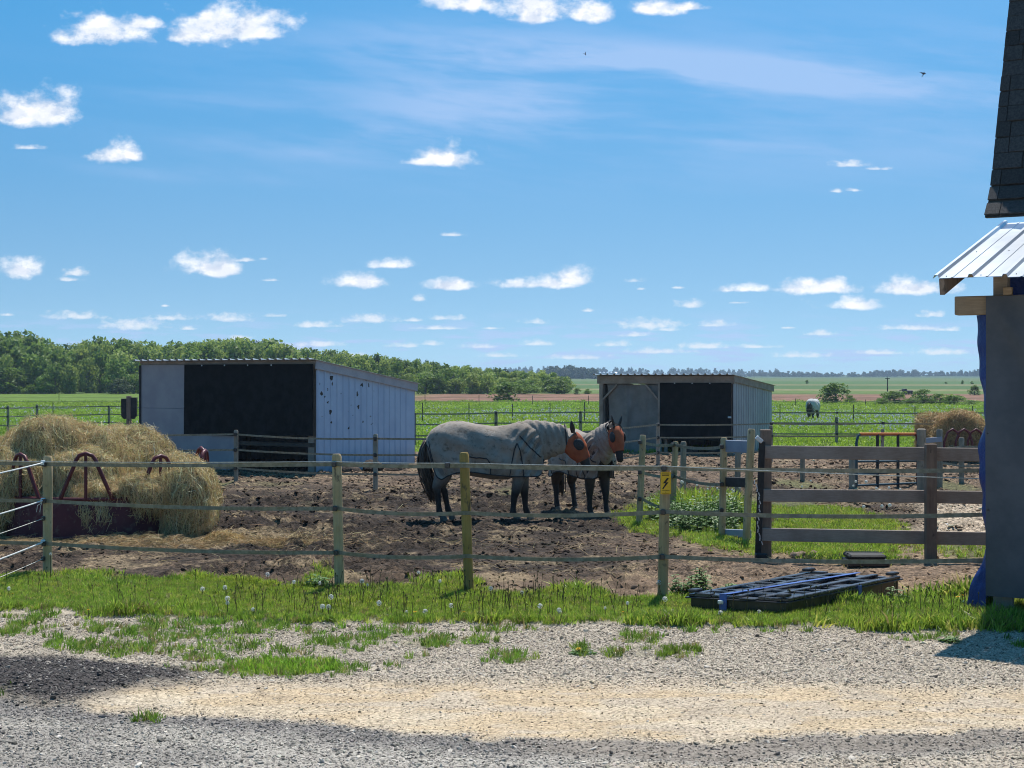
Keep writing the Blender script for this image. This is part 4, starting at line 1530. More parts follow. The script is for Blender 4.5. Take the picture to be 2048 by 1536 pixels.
wire_line('wire fence of thin dark steel posts standing out in the green pasture', [(-120, 846, 800), (106, 846, 804), (330, 846, 806), (560, 846, 806), (845, 846, 805), (938, 846, 806), (1025, 846, 807), (1100, 846, 806), (1169, 846, 804), (1300, 846, 806), (1430, 846, 807), (1560, 847, 808), (1707, 847, 809), (1830, 846, 812), (1945, 846, 812), (2120, 846, 812)], (.95, .5))
wire_line('farthest wire fence along the edge of the ploughed strip', [(-60, 812, 781), (118, 812, 783), (330, 812, 784), (560, 812, 786), (740, 812, 788), (850, 812, 789), (958, 812, 790), (1065, 812, 791), (1177, 812, 791), (1380, 813, 792), (1591, 814, 797), (1731, 815, 799), (1880, 815, 800), (2060, 815, 800)], (.9, .5))

# ================================================================ ALLEY POSTS AND BOARD FENCE
alley = thing('alley_fence', 'slack tape fence on round posts beside the weedy alley, with grey planks at its end', 'fence', G(1285, 1050))
ap = []
for (bx, by, tx, ty, r) in ((1278, 1050, 1286, 870, .046), (1344, 1036, 1351, 883, .046), (1366, 1005, 1367, 883, .05), (1444, 1076, 1448, 875, .046), (1492, 1086, 1503, 858, .05), (1475, 985, 1476, 880, .055)):
    b = G(bx, by)
    b.z = float(ground_z(b.x, b.y))
    t = Vector((X(tx, b.y), b.y, Z(ty, b.y)))
    po = part('post', post_mb(b, t, r), M['post_grey' if bx in (1366, 1475) else 'post'], alley, sm=40)
    ap.append((b, t, po))
for rows in ((884, 889, 893), (944, 952, 968), (997, 1020, 1020)):
    ch = []
    for i, rw in zip((0, 1, 3), rows):
        b, t, po = ap[i]
        ch.append(Vector((b.x + (t.x - b.x) * .6, b.y - .06, Z(rw, b.y))))
        insulator(po, ch[-1] + Vector((-.03, 0, 0)), s=1.1)
    mb = MB()
    ribbon(mb, sag(ch[0], ch[1], .03, 8)[:-1] + sag(ch[1], ch[2], .04, 8), .042, .0015, .1)
    part('tape', mb, M['tape'], alley)
for (r0, r1, mt) in ((880, 904, 'greyplank'), (954, 973, 'rubber'), (1058, 1074, 'greyplank')):
    d = ap[3][0].y + .02
    d2 = ap[4][0].y + .02
    p0 = Vector((X(1450, d), d, Z((r0 + r1) / 2, d)))
    p1 = Vector((X(1500, d2), d2, Z((r0 + r1) / 2 + 2, d2)))
    part('plank', MB().beam(p0, p1, .05, (r1 - r0) * d / F), M[mt], alley, bev=.006)
latch = thing('gate_latch_post', 'black flat steel latch post with a chain beside the board fence', 'post', G(1520, 1112))
d = gd(1112) - .05
part('bar', MB().beam((X(1516, d), d, 0.0), (X(1524, d), d, Z(884, d)), .075, .02, (0, 1, 0)), M['rubber'], latch, bev=.004)
part('cap', MB().beam((X(1512, d), d - .01, Z(874, d)), (X(1524, d), d - .01, Z(884, d)), .05, .045, (0, 1, 0)), M['galv'], latch, bev=.006)
mb = MB()
for k in range(16):
    t = k / 15
    cx_ = X(1508, d) + .09 * t + .03 * math.sin(t * 6)
    zz = Z(960, d) - .72 * t
    a = Vector((cx_, d - .04, zz))
    mb.beam(a, a + Vector((.014 if k % 2 else -.004, .0, -.04)), .012, .012)
part('chain', mb, M['galv'], latch)
part('foot', MB().box((X(1519, d), d - .12, .02), (.14, .12, .06)), M['rubber'], latch, bev=.01)

bf = thing('board_fence', 'brown three board fence between the latch post and the barn', 'fence', G(1533, 1112))
dA, dB = gd(1112), gd(1117)
lp = Vector((X(1533, dA), dA + .03, 0))
mp = Vector((X(1859, dB), dB - .045, 0))
rp = lp + (mp - lp) * 2.02
rp.y -= .05
part('post', MB().box((lp.x, lp.y + .03, Z(868, dA) / 2), (.125, .11, Z(868, dA) + .1)), M['redwood'], bf, bev=.006)
part('post', MB().box((mp.x, mp.y, Z(896, dB) / 2), (.125, .10, Z(896, dB) + .1)), M['redwood'], bf, bev=.006)
part('post', MB().box((rp.x, rp.y, .65), (.125, .10, 1.3)), M['redwood'], bf, bev=.006)
for rL, rM, hh in ((904, 908, .155), (990.5, 993.5, .148), (1068.5, 1075.5, .155)):
    zl, zm = Z(rL, dA), Z(rM, dB)
    a = Vector((lp.x - .055, lp.y - .05, zl))
    m_ = Vector((mp.x, mp.y + .075, zm))
    e = m_ + (m_ - a) * 1.05
    e.z = zm - .015
    mb = MB()
    mb.beam(a, m_ - Vector((.002, 0, 0)), .038, hh)
    o = part('board', mb, M['board'], bf, bev=.005)
    mb = MB()
    mb.beam(m_ + Vector((.002, 0, -.004)), e, .038, hh)
    part('board', mb, M['board'], bf, bev=.005)

# posts, plank and tube panel behind the board fence
lane = thing('lane_fence', 'row of weathered grey posts with a slack tape behind the board fence', 'fence', G(1704, 978))
lpz = []
for (bx, by, ty, r) in ((1605, 962, 905, .05), (1704, 980, 917, .06), (1843, 983, 857, .085), (1879, 975, 858, .06), (1923, 966, 875, .055), (2010, 962, 872, .055)):
    b = G(bx, by)
    b.z = float(ground_z(b.x, b.y))
    t = Vector((X(bx, b.y), b.y, Z(ty, b.y)))
    po = part('post', post_mb(b, t, r), M['post_grey'], lane, sm=40)
    lpz.append((b, t, po))
for (r0, r1, r2) in ((898, 893, 893), (925, 932, 930)):
    mb = MB()
    pts = [Vector((b.x, b.y - r_ - .02, Z(rw, b.y))) for (b, t, po), rw, r_ in ((lpz[3], r0, .06), (lpz[4], r1, .055), (lpz[5], r2, .055))]
    ribbon(mb, pts, .04, .0015)
    part('tape', mb, M['tape'], lane)
plk = thing('pale_plank', 'pale grey plank hung level across two posts near the round bales', 'plank', (X(1862, 20.5), 20.5, Z(880, 20.5)))
d = lpz[3][0].y - .08
part('plank_board', MB().beam((X(1848, d), d, Z(881.5, d)), (X(1884, d), d, Z(878.5, d)), .03, .098), M['greyplank'], plk, bev=.004)

pan = thing('tube_gate', 'blue tube gate panel with an orange top bar standing in the paddock', 'gate', G(1775, 978))
dl, dr = gd(979), gd(972)
def gp_(px, row):
    dd = dl + (dr - dl) * (px - 1713) / (1835 - 1713)
    return Vector((X(px, dd), dd, Z(row, dd)))


mb = MB()
mb.tube([gp_(1713, 976), gp_(1713, 884), gp_(1716, 872), gp_(1721, 868)], .026, 8)
part('end_upright', mb, M['bluesteel'], pan, sm=60)
mb = MB()
mb.tube([gp_(1835, 974), gp_(1836, 884), gp_(1834, 872), gp_(1829, 868)], .03, 8)
part('end_upright', mb, M['redsteel'], pan, sm=60)
part('top_bar', MB().tube([gp_(1719, 868), gp_(1831, 868)], .026, 8), M['orange'], pan, sm=60)
for rl, rr in ((923, 922), (948, 943), (971, 966)):
    part('rail', MB().tube([gp_(1713, rl), gp_(1836, rr)], .022, 8), M['bluesteel'], pan, sm=60)
for px in (1755, 1796):
    part('upright', MB().tube([gp_(px, 975), gp_(px, 868)], .03, 8), M['rubber'], pan, sm=60)

# ================================================================ HORSES
def remeshed(mb, name, voxel=.016, it=5):
    me = mb.mesh(name)
    o = bpy.data.objects.new('tmp', me)
    COL.objects.link(o)
    m = o.modifiers.new('r', 'REMESH')
    m.mode = 'VOXEL'
    m.voxel_size = voxel
    s = o.modifiers.new('s', 'SMOOTH')
    s.factor, s.iterations = .5, it
    dg = bpy.context.evaluated_depsgraph_get()
    out = bpy.data.meshes.new_from_object(o.evaluated_get(dg))
    out.name = name
    bpy.data.objects.remove(o)
    out.polygons.foreach_set('use_smooth', [True] * len(out.polygons))
    return out


def vcol(me, fn):
    n = len(me.vertices)
    co = np.empty(n * 3)
    me.vertices.foreach_get('co', co)
    co = co.reshape(-1, 3)
    a = me.attributes.new('Col', 'FLOAT_COLOR', 'POINT')
    c = np.ones((n, 4))
    c[:, :3] = fn(co[:, 0], co[:, 1], co[:, 2])
    a.data.foreach_set('color', c.ravel())


M['coat'] = mat('horse_coat', [(.85, .85, .85), (1.1, 1.08, 1.05)], scale=14, attr='Col', rough=.6, spec=.3, bump=.08, bscale=60)
M['rug'] = mat('fly_rug', [(.27, .225, .185), (.365, .315, .27), (.18, .145, .115)], scale=3.4, detail=7, rough=.9, spec=.1, bump=.6, bscale=16, bdist=.02, sheen=.1)
M['rug_white'] = mat('white_rug', [(.45, .45, .45), (.55, .55, .54)], scale=3, rough=.85, spec=.15, bump=.2, bscale=9)
M['trim'] = mat('dark_binding', [(.03, .03, .035), (.05, .05, .055)], scale=20, rough=.8)
M['mask'] = mat('orange_mask', [(.33, .075, .032), (.43, .11, .045)], scale=9, rough=.8, bump=.15)
M['eyemesh'] = mat('dark_eye_mesh', [(.035, .033, .036), (.06, .055, .055)], scale=60, rough=.7)
M['hair'] = mat('dark_hair', [(.02, .017, .016), (.05, .038, .03)], scale=25, stretch=(1, 1, .2), rough=.5, spec=.4)
M['hairtan'] = mat('brown_tail', [(.05, .035, .028), (.13, .085, .06)], scale=25, stretch=(1, 1, .2), rough=.5, spec=.4)
M['hoof'] = mat('hoof', [(.10, .085, .07), (.18, .16, .13)], scale=12, rough=.6)

#            x     top    bot    half width
BODY = [(.27, 1.22, 1.00, .09), (.33, 1.32, .80, .19), (.46, 1.40, .70, .265), (.62, 1.448, .68, .30), (.78, 1.452, .675, .305), (.98, 1.41, .64, .29), (1.25, 1.372, .60, .305),
        (1.45, 1.392, .60, .29), (1.60, 1.428, .64, .265), (1.75, 1.43, .70, .235), (1.88, 1.38, .78, .20), (1.99, 1.25, .90, .12)]
NECK = [(1.62, 1.10, .33, .19), (1.82, 1.155, .315, .165), (2.02, 1.185, .27, .13), (2.20, 1.20, .215, .105), (2.36, 1.215, .165, .095)]
HEAD = [(2.37, 1.225, .125, .085), (2.45, 1.135, .145, .10), (2.52, 1.03, .125, .092), (2.58, .93, .090, .068), (2.625, .84, .070, .058), (2.65, .775, .062, .058), (2.665, .735, .04, .042)]


def build_horse(name, label, loc, rz, coat, rug, mask=True, pivot=0.0, headrot=0.0, legs=((0, 0), (0, 0), (0, 0), (0, 0)), scale=1.0, tailm='hairtan', muzzle=(.05, .045, .045), group=None, voxel=.016):
    """faces local +x; hind hooves near x=0. legs: (hoof shift x, knee bend) for near hind, off hind, near fore, off fore"""
    h = thing(name, label, 'horse', loc, rz, group)
    h.scale = (scale, scale, scale)
    ox = .54
    cp, sp = math.cos(pivot), math.sin(pivot)
    ch, sh_ = math.cos(headrot), math.sin(headrot)

    def np_(x, z):                                  # raise or lower the neck about the shoulder
        dx, dz = x - 1.70, z - 1.12
        w = float(sstep(x, 1.62, 1.95))
        a = pivot * w
        return 1.70 + dx * math.cos(a) - dz * math.sin(a), 1.12 + dx * math.sin(a) + dz * math.cos(a)

    def hp(x, z):
        dx, dz = x - 2.39, z - 1.25
        return np_(2.39 + dx * ch - dz * sh_, 1.25 + dx * sh_ + dz * ch)

    def oval(pts, grow=0.0, n=20, k0=None):
        rg = []
        for i, (x, z, rh, rw) in enumerate(pts):
            a, b = pts[max(i - 1, 0)], pts[min(i + 1, len(pts) - 1)]
            t = Vector((b[0] - a[0], 0, b[1] - a[1])).normalized()
            up = Vector((-t.z, 0, t.x))
            rg.append([Vector((x - ox, 0, z)) + up * ((rh + grow) * math.cos(q)) + Vector((0, (rw + grow) * math.sin(q), 0)) for q in [2 * math.pi * k / n for k in range(n)]])
        return rg
    neck = [(*np_(x, z), rh, rw) for x, z, rh, rw in NECK]
    head = [(*hp(x, z), rh, rw) for x, z, rh, rw in HEAD]
    mb = MB()
    rg = []
    for (x, zt, zb, hw) in BODY:
        zc, hh = (zt + zb) / 2, (zt - zb) / 2
        rg.append([Vector((x - ox, hw * math.copysign(abs(math.sin(q)) ** .85, math.sin(q)), zc + hh * math.copysign(abs(math.cos(q)) ** .9, math.cos(q)))) for q in [2 * math.pi * k / 24 for k in range(24)]])
    mb.rings(rg)
    mb.rings(oval(neck))
    mb.rings(oval(head))
    feet = []
    for i, (sx, bend) in enumerate(legs):
        side = -1 if i % 2 == 0 else 1
        if i < 2:
            y = side * .14
            p = [((.50), y * .9, .95, .16), (.53, y * 1.05, .78, .135), (.49 + sx * .25, y * 1.05, .63, .09), (.42 + sx * .55, y, .49, .056), (.445 + sx * .75, y, .40, .042), (.465 + sx * .9, y, .22, .034), (.475 + sx, y, .135, .043), (.505 + sx, y, .075, .038)]
            hx = .53 + sx
        else:
            y = side * .135
            p = [(1.70, y * .8, .98, .15), (1.68 + sx * .1, y, .78, .11), (1.655 + sx * .35, y, .60, .075), (1.64 + sx * .6 + bend, y, .42, .056), (1.635 + sx * .75 + bend * .6, y, .35, .044), (1.635 + sx * .9, y, .20, .034), (1.64 + sx, y, .13, .042), (1.67 + sx, y, .072, .038)]
            hx = 1.695 + sx
        mb.tube([(a - ox, b, c) for a, b, c, d_ in p], [d_ * (1.0 if d_ > .1 else 1.22) for *_, d_ in p], 12)
        feet.append((hx - ox, y))
    me = remeshed(mb, 'body', voxel)

    def colf(x, y, z):
        c = np.ones((len(x), 3)) * np.array(coat)
        leg = sstep(z, .62, .38)[:, None]
        dark = np.array((.022, .019, .019))
        c = c * (1 - leg) + dark * leg
        hx_, hz_ = head[3][0] - ox, head[3][1]
        mz = (sstep(np.hypot(x - (head[5][0] - ox), z - head[5][1]), .20, .11))[:, None]
        return c * (1 - mz) + np.array(muzzle) * mz
    vcol(me, colf)
    link('body', me, M['coat'], h)
    for hx, y in feet:
        mb = MB()
        mb.tube([(hx - .012, y, .082), (hx + .004, y, .04), (hx + .012, y, 0.0)], [.044, .052, .060], 12)
        part('hoof', mb, M['hoof'], h, world=False, sm=50)
    # ears
    px_, pz_ = hp(2.40, 1.335)
    a0 = math.atan2(head[1][1] - head[0][1], head[1][0] - head[0][0])
    for side in (-1, 1):
        mb = MB()
        up = Vector((math.cos(a0 + 2.55), .28 * side, math.sin(a0 + 2.55))).normalized()
        b0 = Vector((px_ - ox + .03, side * .055, pz_ - .02))
        mb.tube([b0 - up * .02, b0 + up * .035, b0 + up * .085, b0 + up * .135, b0 + up * .165], [.026, .036, .032, .018, .003], 10, flat=.55)
        part('ear', mb, M['hair'], h, world=False, sm=70)
    # fly rug: a draped shell, open below
    bx = [b[0] for b in BODY]
    HEM = [(.25, 1.14), (.31, 1.06), (.36, .80), (.42, .66), (.50, .615), (.58, .67), (.72, .72), (.90, .735), (1.05, .715), (1.23, .69), (1.50, .665), (1.70, .66), (1.92, .66), (1.97, .70), (2.0, .95)]
    hx_, hz_ = [a for a, b in HEM], [b for a, b in HEM]

    def rugpt(u, v, extra=0.0):
        x = .262 + (1.995 - .262) * u
        zt, zb, hw = (np.interp(x, bx, [b[k] for b in BODY]) for k in (1, 2, 3))
        zt, hw = zt + .02 + extra, hw + .028 + extra
        hem = float(np.interp(x, hx_, hz_))
        t = v * 2 - 1
        s, at = math.copysign(1, t), abs(t)
        zc = min(zt - .12, zb + (zt - zb) * .52)
        zc = max(zc, hem + .02)
        if at < .62:
            a = at / .62 * math.pi / 2
            y, z = hw * math.sin(a) ** .9, zc + (zt - zc) * math.cos(a) ** .95
        else:
            q = (at - .62) / .38
            y, z = hw * (1 - .10 * q * q), zc + (hem - zc) * q
        # folds: slanting over the shoulder, hanging over the hip
        f = .028 * math.sin(x * 40 - z * 26 + 1.5 * math.sin(z * 7)) * float(sstep(x, 1.45, 1.75)) + .020 * math.sin(x * 30 + z * 12 + math.sin(z * 9)) * float(sstep(x, 1.0, .5)) * float(sstep(z, 1.3, .8))
        f += .016 * math.sin(x * 9 + z * 17) + .010 * math.sin(x * 22 - z * 13 + 2 * math.sin(x * 4)) * float(sstep(abs(x - 1.2), .45, .1))
        if at > .15:
            y += f * min(1, (at - .15) * 3)
        return Vector((x - ox, s * y, z))
    mb = MB()
    mb.grid(170, 84, rugpt)
    rugo = part('fly_rug', mb, rug, h, world=False, sm=180)
    # the neck cover of the rug
    nk = [(x, z, rh, rw) for x, z, rh, rw in neck]
    path = []
    for i in range(29):
        t = i / 28 * (len(nk) - 1) * .985
        k = min(int(t), len(nk) - 2)
        f = t - k
        path.append(tuple(nk[k][j] * (1 - f) + nk[k + 1][j] * f for j in range(4)))
    rg = oval(path, .02, 40)
    for i, r in enumerate(rg):
        c = Vector((path[i][0] - ox, 0, path[i][1]))
        for k in range(len(r)):
            q = 2 * math.pi * k / 40
            f = .020 * math.sin(i * 1.55 - abs(math.sin(q)) * 5 + math.cos(q) * 3.0) * (.4 + .6 * abs(math.sin(q)))
            r[k] = r[k] + (r[k] - c).normalized() * f
    mb = MB()
    mb.rings(rg, cap=False)
    part('neck_cover', mb, rug, rugo, world=False, sm=180)
    if mask:
        mb = MB()
        for side in (0.0, 1.0):
            mb.tube([rugpt(i / 60, side, .004) for i in range(61)], .009, 6)
        ff = .62 * .5
        def on(x, z, s=-1, e=.006):
            """a point on the rug's flank at (x, z)"""
            u = (x - .262) / (1.995 - .262)
            best = None
            for j in range(80):
                v = j / 160 if s < 0 else 1 - j / 160
                p = rugpt(u, v, e)
                if best is None or abs(p.z - z) < abs(best.z - z):
                    best = p
            return best
        def line(pts, s, r=.009, n=7):
            q = []
            for (xa, za), (xb_, zb_) in zip(pts[:-1], pts[1:]):
                q += [on(xa + (xb_ - xa) * i / n, za + (zb_ - za) * i / n, s) for i in range(n)]
            q.append(on(*pts[-1], s))
            mb.tube(q, r, 5)
        for s in (-1, 1):
            line([(1.515, .80), (1.56, 1.05), (1.60, 1.155), (1.645, 1.05), (1.69, .80), (1.70, .64)], s)
            line([(1.515, .80), (1.49, .64)], s, .006)
            line([(.90, .95), (1.16, .93), (1.21, .86), (1.215, .68)], s)
            line([(1.64, 1.26), (1.80, 1.08), (1.955, .94)], s, .010)
            line([(.30, 1.17), (.33, 1.02), (.385, .80)], s, .007)
        part('binding', mb, M['trim'], rugo, world=False, sm=60)
        # throat strap of the neck cover
        mb = MB()
        rr = oval([path[-3]], .032, 28)[0] if False else rg[-2]
        c = Vector((path[-2][0] - ox, 0, path[-2][1]))
        mb.tube([p + (p - c).normalized() * .008 for p in rr] + [rr[0] + (rr[0] - c).normalized() * .008], .011, 6)
        part('strap', mb, M['trim'], rugo, world=False, sm=60)
        # orange fly mask over the head, dark mesh eyes
        hd = []
        for i in range(17):
            t = .12 + i / 16 * 3.25
            k = min(int(t), len(head) - 2)
            f = t - k
            hd.append(tuple(head[k][j] * (1 - f) + head[k + 1][j] * f for j in range(4)))
        rg2 = oval(hd, .016, 28)
        for i, r in enumerate(rg2):                   # the mask hangs loose under the jaw
            for k in range(28):
                q = 2 * math.pi * k / 28
                lo_ = max(0, -math.cos(q))
                c = Vector((hd[i][0] - ox, 0, hd[i][1]))
                r[k] = r[k] + (r[k] - c) * (.22 * lo_ + .03 * math.sin(q * 3 + i))
        mb = MB()
        mb.rings(rg2, cap=False)
        mo = part('fly_mask', mb, M['mask'], h, world=False, sm=180)
        e = hd[6]
        t = Vector((hd[7][0] - hd[5][0], 0, hd[7][1] - hd[5][1])).normalized()
        up = Vector((-t.z, 0, t.x))
        for side in (-1, 1):
            mb = MB()
            c = Vector((e[0] - ox, side * (e[3] + .008), e[1])) + up * .045
            rot = Matrix((t, Vector((0, 1, 0)), up)).transposed()
            mb.ellip(c, (.092, .030, .078), 16, 10, rot)
            part('eye_mesh', mb, M['eyemesh'], mo, world=False, sm=180)
    # tail
    mb = MB()
    r_ = np.random.default_rng(5)
    for k in range(90):
        a, b_ = r_.normal(0, .03), r_.normal(0, .03)
        ln = r_.uniform(.72, 1.0)
        pts, rad = [], []
        for i in range(7):
            t = i / 6
            xx = .275 - .10 * math.sin(min(t * 2.4, 1.57)) + .20 * t ** 1.6 + a * (.35 + 1.1 * math.sin(t * 2.6)) 
            pts.append((xx - ox - .02, b_ * (.4 + 1.4 * math.sin(t * 2.5)), 1.16 - .90 * t * ln + .02 * math.sin(t * 5 + k)))
            rad.append(.017 * (1 - .75 * t) + .003)
        mb.tube(pts, rad, 5)
    part('tail', mb, M[tailm], h, world=False, sm=180)
    # forelock and mane edge
    if mask:
        mb = MB()
        for k in range(18):
            a = r_.normal(0, .03)
            b0 = Vector((px_ - ox, a, pz_ - .01))
            tt = Vector((head[2][0] - head[0][0], 0, head[2][1] - head[0][1])).normalized()
            mb.tube([b0, b0 + tt * .06 + Vector((.03, a * .3, .02)), b0 + tt * .14 + Vector((.02, a, 0))], [.010, .009, .002], 4)
        part('forelock', mb, M['hair'], h, world=False)
    return h


gh = float(ground_z(-2.6, 21.95))
h1 = build_horse('horse', 'grey horse in a pale fly rug and orange mask, side on with head low', (X(891, 21.95), 21.95, .0), 0.0, (.20, .185, .17), M['rug'],
                 legs=((-.02, 0), (.10, 0), (-.10, .0), (.10, .01)), group='rugged horses standing in the paddock')
# second horse behind, turned towards the camera, head up
h2y = 23.5
h2 = build_horse('horse', 'dark legged horse in a pale fly rug and orange mask, head raised behind the other', (.85, h2y, -.01), R(-64), (.055, .04, .034), M['rug'],
                 pivot=R(24), headrot=R(-34), legs=((.0, 0), (.14, 0), (.03, 0), (.12, .02)), scale=.90, muzzle=(.02, .018, .02), group='rugged horses standing in the paddock')
dpy = gd(842)
pony = build_horse('horse', 'white rugged horse grazing far out in the pasture, seen from behind', (X(1621, dpy), dpy, float(T(dpy))), R(62), (.12, .11, .105), M['rug_white'], mask=False, pivot=R(-58), headrot=R(30), scale=1.0, voxel=.03, tailm='hair')

# ================================================================ HAY FEEDER
HX, HY, HR = X(212, 20.45), 20.45, 1.38
feeder = thing('hay_feeder', 'dark red round feeder ring with arched bars, half buried in hay', 'hay feeder', (HX, HY, 0))
def on_ring(a, z, r=HR):
    return Vector((HX + r * math.sin(a), HY - r * math.cos(a), z))


for k in range(3):
    a0, a1 = R(5 + 120 * k - 60), R(5 + 120 * k + 60)
    mb = MB()
    rg = []
    for i in range(25):
        a = a0 + (a1 - a0) * (i / 24) * .996
        wv = .012 * math.sin(i * .9 + k)
        rg.append([on_ring(a, .03, HR + wv), on_ring(a, .25, HR + wv + .015), on_ring(a, .53, HR + wv), on_ring(a, .53, HR + wv - .012), on_ring(a, .25, HR + wv), on_ring(a, .03, HR + wv - .012)])
    mb.rings(rg)
    part('skirt_panel', mb, M['maroon'], feeder, sm=50)
mb = MB()
for z, r in ((.54, .024), (.04, .022)):
    mb = MB()
    mb.tube([on_ring(2 * math.pi * i / 60, z) for i in range(61)], r, 8, cap=False)
    part('rim', mb, M['redsteel'], feeder, sm=60)
for k in range(9):
    a = R(5 + 40 * k)
    mb = MB()
    pts = []
    hgt = 1.11 + random.uniform(-.03, .03)
    for i in range(17):
        t = i / 16
        if t < .36:
            q = t / .36
            off, z = -.33 + .20 * q, .54 + (hgt - .12 - .54) * q
        elif t > .64:
            q = (1 - t) / .36
            off, z = .33 - .20 * q, .54 + (hgt - .12 - .54) * q
        else:
            q = (t - .36) / .28 * math.pi
            off, z = -.13 * math.cos(q), hgt - .12 + .12 * math.sin(q)
        pts.append(on_ring(a + off / HR, z, HR + .02))
    mb.tube(pts, .026, 8)
    lo = part('arch_bar', mb, M['redsteel'], feeder, sm=60)
    part('centre_bar', MB().tube([on_ring(a, .54, HR + .02), on_ring(a, hgt - .01, HR + .02)], .022, 8), M['redsteel'], lo, sm=60)

hay = thing('hay_heap', 'heap of loose golden hay spilling out of the red feeder ring', 'hay', (HX, HY, 0))
HAYL = [(130, 20.6, .92, .78, .70, .56), (95, 20.3, 1.1, .55, .5, .40), (225, 20.7, .84, .85, .85, .52), (325, 20.5, .54, .72, .62, .46), (370, 19.9, .46, .34, .6, .48), (45, 20.2, .62, .48, .7, .62), (212, 20.45, .34, 1.3, 1.3, .50),
        (378, 19.4, .46, .24, .22, .46), (285, 19.25, .56, .25, .12, .12), (348, 19.5, .52, .36, .24, .30), (330, 19.9, .55, .45, .3, .30), (362, 19.5, .38, .24, .3, .50), (20, 19.75, .5, .22, .35, .52), (60, 19.6, .75, .25, .25, .25), (250, 19.35, .60, .5, .25, .14), (385, 20.4, .35, .25, .5, .42),
        (170, 20.0, .72, .6, .6, .36)]
mb = MB()
for (px, dd, zc, rx, ry_, rz__) in HAYL:
    mb.ellip((X(px, dd), dd, zc), (rx, ry_, rz__), 24, 16)
hme = remeshed(mb, 'hay_core', .035, 4)
co = np.empty(len(hme.vertices) * 3)
hme.vertices.foreach_get('co', co)
co = co.reshape(-1, 3)
nn = np.empty_like(co).ravel()
hme.vertices.foreach_get('normal', nn)
nn = nn.reshape(-1, 3)
dsp = (fbm(co[:, 0] * 2.6 + co[:, 2] * 2, co[:, 1] * 2.6 - co[:, 2] * 1.5, 4, 201) - .5) * .34 + (fbm(co[:, 0] * 9 + co[:, 2] * 5, co[:, 1] * 9 + co[:, 2] * 7, 3, 202) - .5) * .12
co2 = co + nn * dsp[:, None]
co2[:, 2] = np.maximum(co2[:, 2], -.02)
hme.vertices.foreach_set('co', co2.ravel())
hme.update()
me_local = hme.copy()
me_local.transform(Matrix.Translation((-HX, -HY, 0)))
link('hay_core', me_local, M['hay'], hay)


def tri_samples(me, n, front_bias=True):
    me.calc_loop_triangles()
    tv = np.empty(len(me.loop_triangles) * 3, np.int32)
    me.loop_triangles.foreach_get('vertices', tv)
    tv = tv.reshape(-1, 3)
    c = np.empty(len(me.vertices) * 3)
    me.vertices.foreach_get('co', c)
    c = c.reshape(-1, 3)
    A, B, C = c[tv[:, 0]], c[tv[:, 1]], c[tv[:, 2]]
    nr = np.cross(B - A, C - A)
    ar = np.linalg.norm(nr, axis=1)
    nr = nr / np.maximum(ar, 1e-9)[:, None]
    w = ar * np.where(nr[:, 1] > .45, .15, 1.0) * np.where(nr[:, 2] < -.5, .1, 1.0)
    i = RNG.choice(len(w), n, p=w / w.sum())
    u, v = RNG.random(n), RNG.random(n)
    f = u + v > 1
    u[f], v[f] = 1 - u[f], 1 - v[f]
    return A[i] + (B[i] - A[i]) * u[:, None] + (C[i] - A[i]) * v[:, None], nr[i]


def hay_rots(nrm, hang):
    """euler angles that lay a straw along a surface, hanging down where it is steep"""
    n = len(nrm)
    rnd = RNG.normal(size=(n, 3))
    down = np.array((0, 0, -1.0)) + RNG.normal(0, .28, (n, 3))
    steep = np.clip(1 - np.abs(nrm[:, 2]) * 1.35, 0, 1) * hang
    use = (RNG.random(n) < steep)[:, None]
    dr = np.where(use, down, rnd)
    dr = dr - nrm * (dr * nrm).sum(1)[:, None] * RNG.uniform(.55, 1.0, n)[:, None]
    dr /= np.linalg.norm(dr, axis=1)[:, None]
    yaw = np.arctan2(dr[:, 1], dr[:, 0])
    pit = -np.arcsin(np.clip(dr[:, 2], -1, 1))
    return np.stack([RNG.uniform(0, 6.28, n), pit, yaw], 1), use[:, 0]


HAYST = [proto('hay_straw', straw_proto(30 + k, .16), M['straw']) for k in range(6)]
P_, N_ = tri_samples(hme, 42000)
rot, use = hay_rots(N_, .9)
L_ = np.where(use, RNG.uniform(.12, .34, len(P_)), RNG.uniform(.08, .26, len(P_)))
Pp = P_ + N_ * RNG.uniform(-.01, .045, len(P_))[:, None]
Pp[:, 2] = np.maximum(Pp[:, 2], .02)
scatter('hay_strands', Pp, rot, np.stack([L_, L_ * .32 + .10, L_ * .32 + .10], 1), HAYST, straw_tint(len(P_), (.76, .61, .36)), 'loose strands of golden hay', parent=hay)
# small heap of loose hay beside the feeder and one at the left edge
def heap(label, px, row, rx, ry_, rz__, n, base=(.56, .41, .19)):
    g = G(px, row)
    t = thing('hay_tuft', label, 'hay', (g.x, g.y, 0))
    mb = MB()
    mb.ellip((g.x, g.y, .0), (rx, ry_, rz__), 20, 12)
    mb.ellip((g.x + rx * .6, g.y + .05, .0), (rx * .7, ry_, rz__ * .6), 20, 12)
    me = remeshed(mb, 'hay_core', .03, 3)
    P, Nn = tri_samples(me, n)
    ml = me.copy()
    ml.transform(Matrix.Translation((-g.x, -g.y, 0)))
    link('hay_core', ml, M['hay'], t)
    r, u = hay_rots(Nn, .2)
    L = RNG.uniform(.06, .18, n)
    P = P + Nn * RNG.uniform(-.01, .05, n)[:, None]
    ok = P[:, 2] > 0
    scatter('hay_strands', P[ok], r[ok], np.stack([L, L * .3 + .08, L * .3 + .08], 1)[ok], HAYST, straw_tint(int(ok.sum()), base), 'loose hay strands', parent=t)


